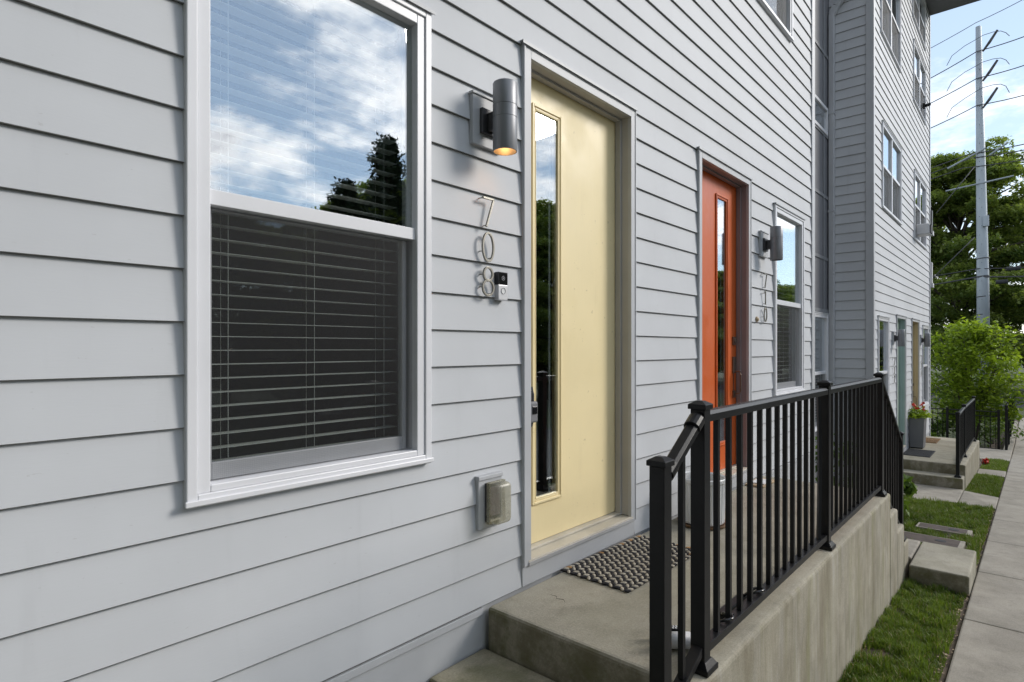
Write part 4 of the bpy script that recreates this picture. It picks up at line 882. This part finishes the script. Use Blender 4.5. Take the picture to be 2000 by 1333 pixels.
def shrub(loc, r, h, n, size, mat, label, cat='shrub', seed=1, name='shrub', group=None, aspect=.5):
    rng = np.random.default_rng(seed); t = empty(name, loc); segs = []; pts = []; tn = []
    for k in range(max(5, n // 60)):
        a = rng.uniform(0, 2 * math.pi); rr = math.sqrt(rng.uniform(0, 1)) * r; z = h * rng.uniform(.25, 1) * (1 - .35 * (rr / r) ** 2); tip = np.array([rr * math.cos(a), rr * math.sin(a), z]); segs.append(([(0.1 * rr * math.cos(a), .1 * rr * math.sin(a), 0), tuple(tip * (.6, .6, .55)), tuple(tip)], [.007, .005, .002]))
        q = rng.normal(0, 1, (60, 3)) * (r * .16, r * .16, h * .10); pts.append(tip + q); tn.append(np.full(60, rng.uniform(.1, .9)))
    P_ = np.concatenate(pts)[:n]; P_[:, 2] = np.maximum(P_[:, 2], .02); limbs(segs, M['bark'], t, 'stem', 4); leaf_mesh('foliage', P_, size, mat, seed, .3, t, aspect, .25, np.concatenate(tn)[:n])
    tag(t, label, cat, group); return t
shrub((7.55, -0.18, gz(7.5)), .34, 1.05, 700, .11, M['leaf_mid'], 'leafy green shrub by the house corner behind the railing', seed=2)
shrub((8.9, -0.35, gz(8.9)), .36, .55, 420, .15, M['leaf_mid'], 'low broad leaved green plant beyond the stoop steps', seed=4, aspect=.7)
for i, (x, y, h, lb) in enumerate([(21.9, 1.7, 1.3, 'dense green shrub left behind the far garden fence'), (22.6, .75, 1.2, 'green shrub under the young tree behind the fence'), (23.9, -.9, 1.1, 'green shrub right behind the far garden fence'), (26.5, .9, 2.2, 'dark bushy shrub behind the young tree')]):
    shrub((x, y, gz(x)), .85 if i < 3 else 1.6, h, 1700, .12, M['leaf_mid'] if i < 3 else M['leaf_big'], lb, seed=20 + i)
shrub((20.6, .4, gz(20.6)), .35, .45, 300, .09, M['leaf_young'], 'small yellow green plant at the foot of the garden fence', seed=31)
shrub((25.6, -1.22, gz(25.6)), .28, 1.0, 400, .10, M['leaf_young'], 'yellow green plant growing through the fence beside the sidewalk', seed=33)
# geraniums
t = empty('geranium', (14.13, -0.135, -0.24)); rng = np.random.default_rng(8)
P_ = rng.normal(0, 1, (900, 3)) * (.13, .085, .05) + (0, 0, .06); P_[:, 2] = np.abs(P_[:, 2]); leaf_mesh('foliage', P_, .055, M['leaf_young'], 6, .3, t, .8)
fl = MB(); stx = MB()
for x, y, z_ in [(-.17, .0, .20), (-.10, -.07, .26), (-.02, .05, .23), (.03, -.09, .29), (.10, .0, .17), (.15, -.08, .20), (.18, -.10, .13), (.06, .08, .25), (-.05, -.1, .16)]:
    stx.tube([(x * .6, y * .6, .02), (x, y, z_)], .003, 4)
    for q in range(16):
        v = rng.normal(0, 1, 3); v /= np.linalg.norm(v); c = np.array([x, y, z_]) + v * .026; e1 = np.cross(v, (0.3, .5, .8)); e1 /= np.linalg.norm(e1); e2 = np.cross(v, e1); s_ = .016
        fl.quad(tuple(c + e1 * s_), tuple(c + e2 * s_), tuple(c - e1 * s_), tuple(c - e2 * s_))
stx.build('stem', M['leaf_mid'], t); fl.build('flower_head', M['red'], t); tag(t, 'red geraniums with yellow green leaves growing in the slate planter', 'flowers')

# ------------------------------------------------------------------ grass
def grass(x0, x1, y0, y1, dens, h, label, seed, holes=()):
    rng = np.random.default_rng(seed); n = int((x1 - x0) * (y1 - y0) * dens); X = rng.uniform(x0, x1, n); Yv = rng.uniform(y0, y1, n)
    keep = np.ones(n, bool)
    for i in range(n):
        d = mnoise.noise(Vector((X[i] * 3.1, Yv[i] * 5, seed))); e = min(1, (Yv[i] - y0) / .15)
        if (d < -0.42 and rng.uniform() < .85) or rng.uniform() > 0.30 + .70 * e - .25 * (d < -.2): keep[i] = False
        for a, b_, c, d_ in holes:
            if a < X[i] < b_ and c < Yv[i] < d_: keep[i] = False
    X, Yv = X[keep], Yv[keep]; n = len(X); Zb = np.array([gz(x) for x in X]) - .012
    cl = rng.uniform(0, 2 * np.pi, n); lean = np.abs(rng.normal(.35, .3, n)); cl2 = np.array([mnoise.noise(Vector((X[i] * 7, Yv[i] * 9, 5))) for i in range(n)]); H = h * rng.uniform(.45, 1.35, n) * (1 + .9 * cl2); wd = rng.uniform(.0016, .0036, n) * (1 if x0 < 6 else 1.3)
    dx, dy = np.cos(cl), np.sin(cl); sx, sy = -dy, dx
    def P3(f, ws): 
        bx = X + dx * lean * H * f * f; by = Yv + dy * lean * H * f * f; bz = Zb + H * f * (1 - .25 * lean * f)
        return np.stack([bx + sx * wd * ws, by + sy * wd * ws, bz], 1)
    V = np.stack([P3(0, -1), P3(0, 1), P3(.55, .8), P3(.55, -.8), P3(1, 0)], 1).reshape(-1, 3)
    me = bpy.data.meshes.new('grass'); me.vertices.add(5 * n); me.vertices.foreach_set('co', V.astype(np.float32).ravel())
    idx = np.arange(n)[:, None] * 5; T = np.concatenate([idx + np.array([[0, 1, 2, 3]]), idx + np.array([[3, 2, 4]])], 1).reshape(-1)
    me.loops.add(7 * n); me.loops.foreach_set('vertex_index', T.astype(np.int32)); me.polygons.add(2 * n)
    st_ = np.stack([np.arange(n) * 7, np.arange(n) * 7 + 4], 1).ravel(); tt = np.tile([4, 3], n); me.polygons.foreach_set('loop_start', st_.astype(np.int32)); me.polygons.foreach_set('loop_total', tt.astype(np.int32)); me.update()
    at = me.attributes.new('tone', 'FLOAT', 'POINT'); at.data.foreach_set('value', np.repeat(np.clip(rng.uniform(0, 1, n) * .8 + cl2 * .7 + .1, 0, 1), 5).astype(np.float32)); me.materials.append(M['grass']); me.materials.append(M['straw']); me.polygons.foreach_set('material_index', np.repeat((rng.uniform(0, 1, n) < .07).astype(np.int32), 2))
    o = bpy.data.objects.new('grass', me); col.objects.link(o); tag(o, label, 'grass', kind='stuff'); return o
grass(2.2, 6.16, -1.43, -1.005, 26000, .047, 'short green lawn strip between the near stoop and the sidewalk', 1)
MET = [(7.75, 8.15, -1.29, -0.65), (8.55, 8.85, -1.31, -0.78)]
grass(6.96, 10.9, -1.44, -0.15, 15000, .05, 'short green lawn around the two brown meter lids', 2, [(a - .03, b_ + .01, c - .03, d_ + .03) for a, b_, c, d_ in MET])
grass(12.1, 15.0, -1.44, -1.005, 14000, .05, 'short green lawn beside the far stoop wall', 3)
grass(15.7, 18.6, -1.44, -1.005, 9000, .05, 'short green lawn past the far stoop near the fence', 4)

for i, (a, b_, c, d_) in enumerate(MET):
    t = empty('meter_box', ((a + b_) / 2, (c + d_) / 2, gz((a + b_) / 2))); t.rotation_euler = (0, math.atan(SL), 0); lx, ly = (b_ - a) / 2, (d_ - c) / 2
    q = MB(); q.ring(-lx, lx, 0, 1, .02, 0, 1); q = MB()
    q.box(-lx, -lx + .02, -ly, ly, -.1, .028); q.box(lx - .02, lx, -ly, ly, -.1, .028); q.box(-lx + .02, lx - .02, -ly, -ly + .045, -.1, .028); q.box(-lx + .02, lx - .02, ly - .02, ly, -.1, .028); q.build('collar', M['pave'], t, bevel=.003)
    q = MB(); q.box(-lx + .021, lx - .021, -ly + .046, ly - .021, -.05, .026); q.build('lid', M['lid'], t, bevel=.003)
    q = MB(); q.lathe([(0, .030), (.05, .030), (.055, .026)], (0.02, -ly * .35, 0), 20); q.build('reader_cap', M['mat_dark'], t)
    tag(t, ['nearer dark brown meter box lid with a pale concrete collar in the lawn', 'farther reddish brown meter box lid sunk in the lawn'][i], 'meter box')

# leaf litter and chips along the edges
rng = np.random.default_rng(77); n = 420; X = rng.uniform(2.4, 10.8, n); side = rng.uniform(0, 1, n) < .6; Yv = np.where(side, rng.uniform(-1.452, -1.38, n), rng.uniform(-1.06, -1.005, n)); P_ = np.stack([X, Yv, np.array([gz(x) for x in X]) + .006], 1)
o = leaf_mesh('leaf_litter', P_, .022, M['tan'], 5, .9); tag(o, 'dry leaf scraps and chips along the lawn edges', 'leaf litter', kind='stuff')

# ------------------------------------------------------------------ garden fence beyond the far stoop
def fence(label, ax, ay, bx, by, zb, zt, n, posts):
    t = empty('metal_fence', (ax, ay, zb)); L = Vector((bx - ax, by - ay, 0)); Ln = L.length; d = L / Ln
    def pt(u, z_): return (d.x * u, d.y * u, z_)
    h = zt - zb; r_ = MB(); r_.tube([pt(0, h - .03), pt(Ln, h - .03)], .014, 4); r_.build('top_rail', M['black'], t)
    r_ = MB(); r_.tube([pt(0, h - .16), pt(Ln, h - .16)], .012, 4); r_.build('middle_rail', M['black'], t); r_ = MB(); r_.tube([pt(0, .08), pt(Ln, .08)], .012, 4); r_.build('bottom_rail', M['black'], t)
    for i in range(n):
        u = Ln * (i + .5) / n; k = MB(); k.tube([pt(u, .02), pt(u, h - .03)], .008, 4); k.build('picket', M['black'], t)
    for u in posts: k = MB(); q = pt(u * Ln, 0); k.box(q[0] - .03, q[0] + .03, q[1] - .03, q[1] + .03, -.1, h + .03); k.build('post', M['black'], t, bevel=.004)
    tag(t, label, 'fence', 'black metal garden fences')
fz = gz(21)
fence('low black metal fence crossing behind the far stoop', 21.0, 2.4, 21.0, -1.16, fz, fz + 1.13, 30, (0, .35, .68, 1))
fence('black metal fence running along the sidewalk edge beside the young tree', 20.6, -1.33, 29.0, -1.33, fz - .1, fz + 1.30, 60, (0, .25, .5, .75, 1))
cu = MB(); cu.box(20.2, 30, -1.44, -1.24, fz - .6, fz + .02); tag(cu.build('kerb', M['pave'], bevel=.01), kind='structure')
# red plant pot tag: red leaves at the end of the far stoop wall
shrub((17.0, -1.02, gz(17.0) + .0), .12, .30, 60, .11, M['red'], 'small red leaved plant at the end of the far stoop wall', 'plant', seed=41, name='plant')

# ------------------------------------------------------------------ utility pole and cables
def lat(px): u = (px - 1000) / 1149.5; return -1.83 + 49.2 * (.6616 - u * .7499) / (.7499 + u * .6616)      # lateral position on the pole's plane
t = empty('utility_pole', (49.5, 0.50, gz(49) - .1)); b = MB(); Hp = 24.6
b.tube([(0, 0, 0), (-.02, .05, 8), (-.06, .16, 16), (-.08, .28, Hp)], [.37, .33, .25, .15], 12); b.build('shaft', M['steel'], t, smooth=True)
hz = lambda py: 1.145 + (680 - py) / 1149.5 * 38.4 - t.location.z           # heights above the pole's foot
LV = [92, 150, 203]
for py in LV: ins = MB(); z_ = hz(py); ins.tube([(-.25, .05, z_ - .25), (-.35, -.30, z_ + .20), (-.35, -.70, z_ + .85)], [.06, .09, .07], 8); ins.build('insulator', M['lamp_dark'], t)
arm = MB(); arm.tube([(-.3, 1.9, hz(318)), (-.3, -.1, hz(290))], .06, 6); arm.tube([(-.3, -.3, hz(305)), (-.3, -1.2, hz(287))], .06, 6); arm.tube([(-.3, 2.0, hz(363)), (-.3, -1.5, hz(352))], .05, 5); arm.build('cross_arm', M['steel'], t)
bx = MB(); bx.box(-.55, -.3, lat(1932) - .5, lat(1920) - .5, hz(443), hz(423)); bx.build('equipment_box', M['steel'], t)
st = MB()
for py in (505, 540, 580, 615): st.tube([(0.0, 0.06, hz(py)), (0.0, 0.065, hz(py) + .06)], .36, 12)
for k in range(34): st.tube([(-.42, .08 + .12 * (k % 2), 3 + k * .6), (-.55, .08 + .12 * (k % 2), 3 + k * .6)], .02, 4)
st.build('step_bolts', M['lamp_dark'], t)
tag(t, 'tall pale steel utility pole with angled insulators', 'utility pole')
def cable(pts, r, label, name='power_cable'):
    b = MB(); b.tube(pts, r, 5); o = b.build(name, M['wire'], None, smooth=True); tag(o, label, 'cable', 'cables on the utility pole'); return o
def H_(py): return 1.145 + (680 - py) / 1149.5 * 38.4
def run(a, b_, c, bow=0.0):
    """left end, pole, right end as (lateral px, height px)"""
    P_ = []
    for (p, q, s_) in ((a, b_, 1), (b_, c, -1)):
        for k in range(9):
            f = k / 8; y = lat(p[0]) + (lat(q[0]) - lat(p[0])) * f; z_ = H_(p[1]) + (H_(q[1]) - H_(p[1])) * f - bow * 4 * f * (1 - f); P_.append((49.2, y, z_))
    return P_
cable(run((1700, 92), (1906, 40), (2120, -10), .15), .022, 'topmost thin power cable crossing the sky at the pole top')
cable(run((1700, 156), (1908, 97), (2120, 74), .2), .032, 'second power cable from the top, at the highest insulator')
cable(run((1700, 205), (1908, 150), (2120, 130), .2), .032, 'third power cable from the top, at the middle insulator')
cable(run((1700, 253), (1909, 203), (2120, 190), .2), .032, 'fourth power cable from the top, at the lowest long insulator')
for j, (y0, ys) in enumerate(((92, (112, 88, 88)), (150, (164, 140, 142)), (203, (216, 190, 196)))):
    yl, yt, yr = ys; P_ = []
    for px, py in [(1850, yl), (1860, yl - 17), (1885, yl - 30), (1905, yt - 12), (1920, yt - 17), (1940, yt - 18), (1955, yt - 16), (1965, yt - 10), (1972, yr - 2)]: P_.append((49.0, lat(px), H_(py)))
    cable(P_, .02, ['topmost', 'middle', 'lowest'][j] + ' looped jumper wire arching over its insulator', 'jumper_wire')
cable(run((1700, 330), (1890, 297), (2120, 288), .1), .035, 'cable at the upper side of the short cross arm')
cable(run((1700, 345), (1895, 305), (2120, 302), .1), .035, 'cable at the lower side of the short cross arm')
cable(run((1700, 352), (1880, 322), (2120, 322), .1), .03, 'cable just under the short cross arm')
cable(run((1700, 540), (1912, 524), (2120, 527), .1), .03, 'thin cable crossing the tree halfway up the pole')
cable(run((1700, 560), (1912, 540), (2120, 545), .1), .05, 'thick dark cable crossing the tree below the thin one')
cable([(48.5, lat(1905), H_(328)), (47.5, lat(1835), H_(415))], .03, 'upper slanting guy wire in front of the tall tree', 'guy_wire')
cable([(48.5, lat(1905), H_(465)), (47.5, lat(1810), H_(560))], .03, 'lower slanting guy wire in front of the tall tree', 'guy_wire')
b = MB(); b.tube([(49.1, lat(1966), H_(529)), (49.1, lat(1994), H_(529))], .13, 8); tag(b.build('splice_case', M['mat_dark']), 'upper black splice case on the cable right of the pole', 'splice case', 'splice cases on the cables')
b = MB(); b.tube([(49.1, lat(1945), H_(553)), (49.1, lat(1969), H_(553))], .13, 8); tag(b.build('splice_case', M['mat_dark']), 'lower black splice case on the thick cable right of the pole', 'splice case', 'splice cases on the cables')

# small units on the far end wall and a fan in an upper window
for z_, lb in ((3.95, 'dark upper unit sticking out past the far house end'), (2.70, 'pale lower unit sticking out past the far house end')):
    t = empty('wall_unit', (17.21, .0, z_)); b = MB(); b.box(0, .16, -.05, .35, .0, .50); b.build('casing', M['lamp_dark'] if z_ > 3 else M['acwhite'], t, bevel=.01); b = MB(); b.box(0, .20, -.07, .38, -.10, -.001); b.build('shelf', M['acwhite'], t); tag(t, lb, 'wall unit')
t = empty('security_camera', (15.95, -0.03, 6.55)); b = MB(); b.box(-.05, .05, -.03, .02, -.05, .05); b.build('bracket', M['black'], t); b = MB(); b.tube([(0, -.03, 0), (.05, -.11, .03)], .035, 10); b.build('body', M['black'], t); tag(t, 'small dark camera by the second floor window near the far house corner', 'camera')
t = empty('window_fan', (14.95, -.12, 3.50)); b = MB(); b.box(-.18, .18, -.14, .09, .0, .22); b.build('casing', M['acwhite'], t, bevel=.02); b = MB(); b.box(-.15, .15, -.16, -.141, .03, .19); b.build('grille', M['mat_dark'], t); tag(t, 'small white fan unit in the first floor window above the ochre door', 'window fan')

# bits lying on the near stoop behind the railing
t = empty('bicycle_lock', (2.52, -0.868, .002)); b = MB(); b.box(-.13, .13, -.022, .022, .0, .05); o = b.build('lock_bar', M['black'], t, bevel=.008); 
b = MB(); b.tube([(.10, -.01, .05), (.13, -.05, .085), (.125, -.085, .098), (.10, -.098, .098), (.07, -.085, .098), (.05, -.05, .085)], .006, 8); b.build('shackle', M['black_gloss'], t, smooth=True)
b = MB(); b.tube([(-.13, .0, .04), (-.20, -.04, .085), (-.22, -.085, .098), (-.25, -.098, .098), (-.28, -.085, .098), (-.29, -.05, .085)], .006, 8); b.build('shackle', M['black_gloss'], t, smooth=True)
tag(t, 'black bicycle lock lying on the stoop, its loops round the railing balusters', 'bicycle lock')
t = empty('floor_pump', (2.20, -0.80, .002)); b = MB(); b.tube([(-.140, .012, .034), (-.077, -.060, .034)], .030, 20); b.build('barrel', M['acwhite'], t, smooth=True)
rot = Matrix.Translation((-.085, .045, 0)) @ Matrix.Rotation(R(-48.6), 4, 'Z')
b = MB(); b.box(-.035, .08, -.012, .020, .0, .052, mat=rot); b.build('foot_bar', M['black'], t, bevel=.003); b = MB()
for k in range(4, 14):
    for q in range(2): b.box(-.078 + k * .011 + q * .0055, -.073 + k * .011 + q * .0055, -.010 + q * .013, .002 + q * .013, .0522, .0532, mat=rot)
b.build('checked_band', M['white'], t)
tag(t, 'pale tube with a black and white checked band lying behind the first railing posts', 'pump')
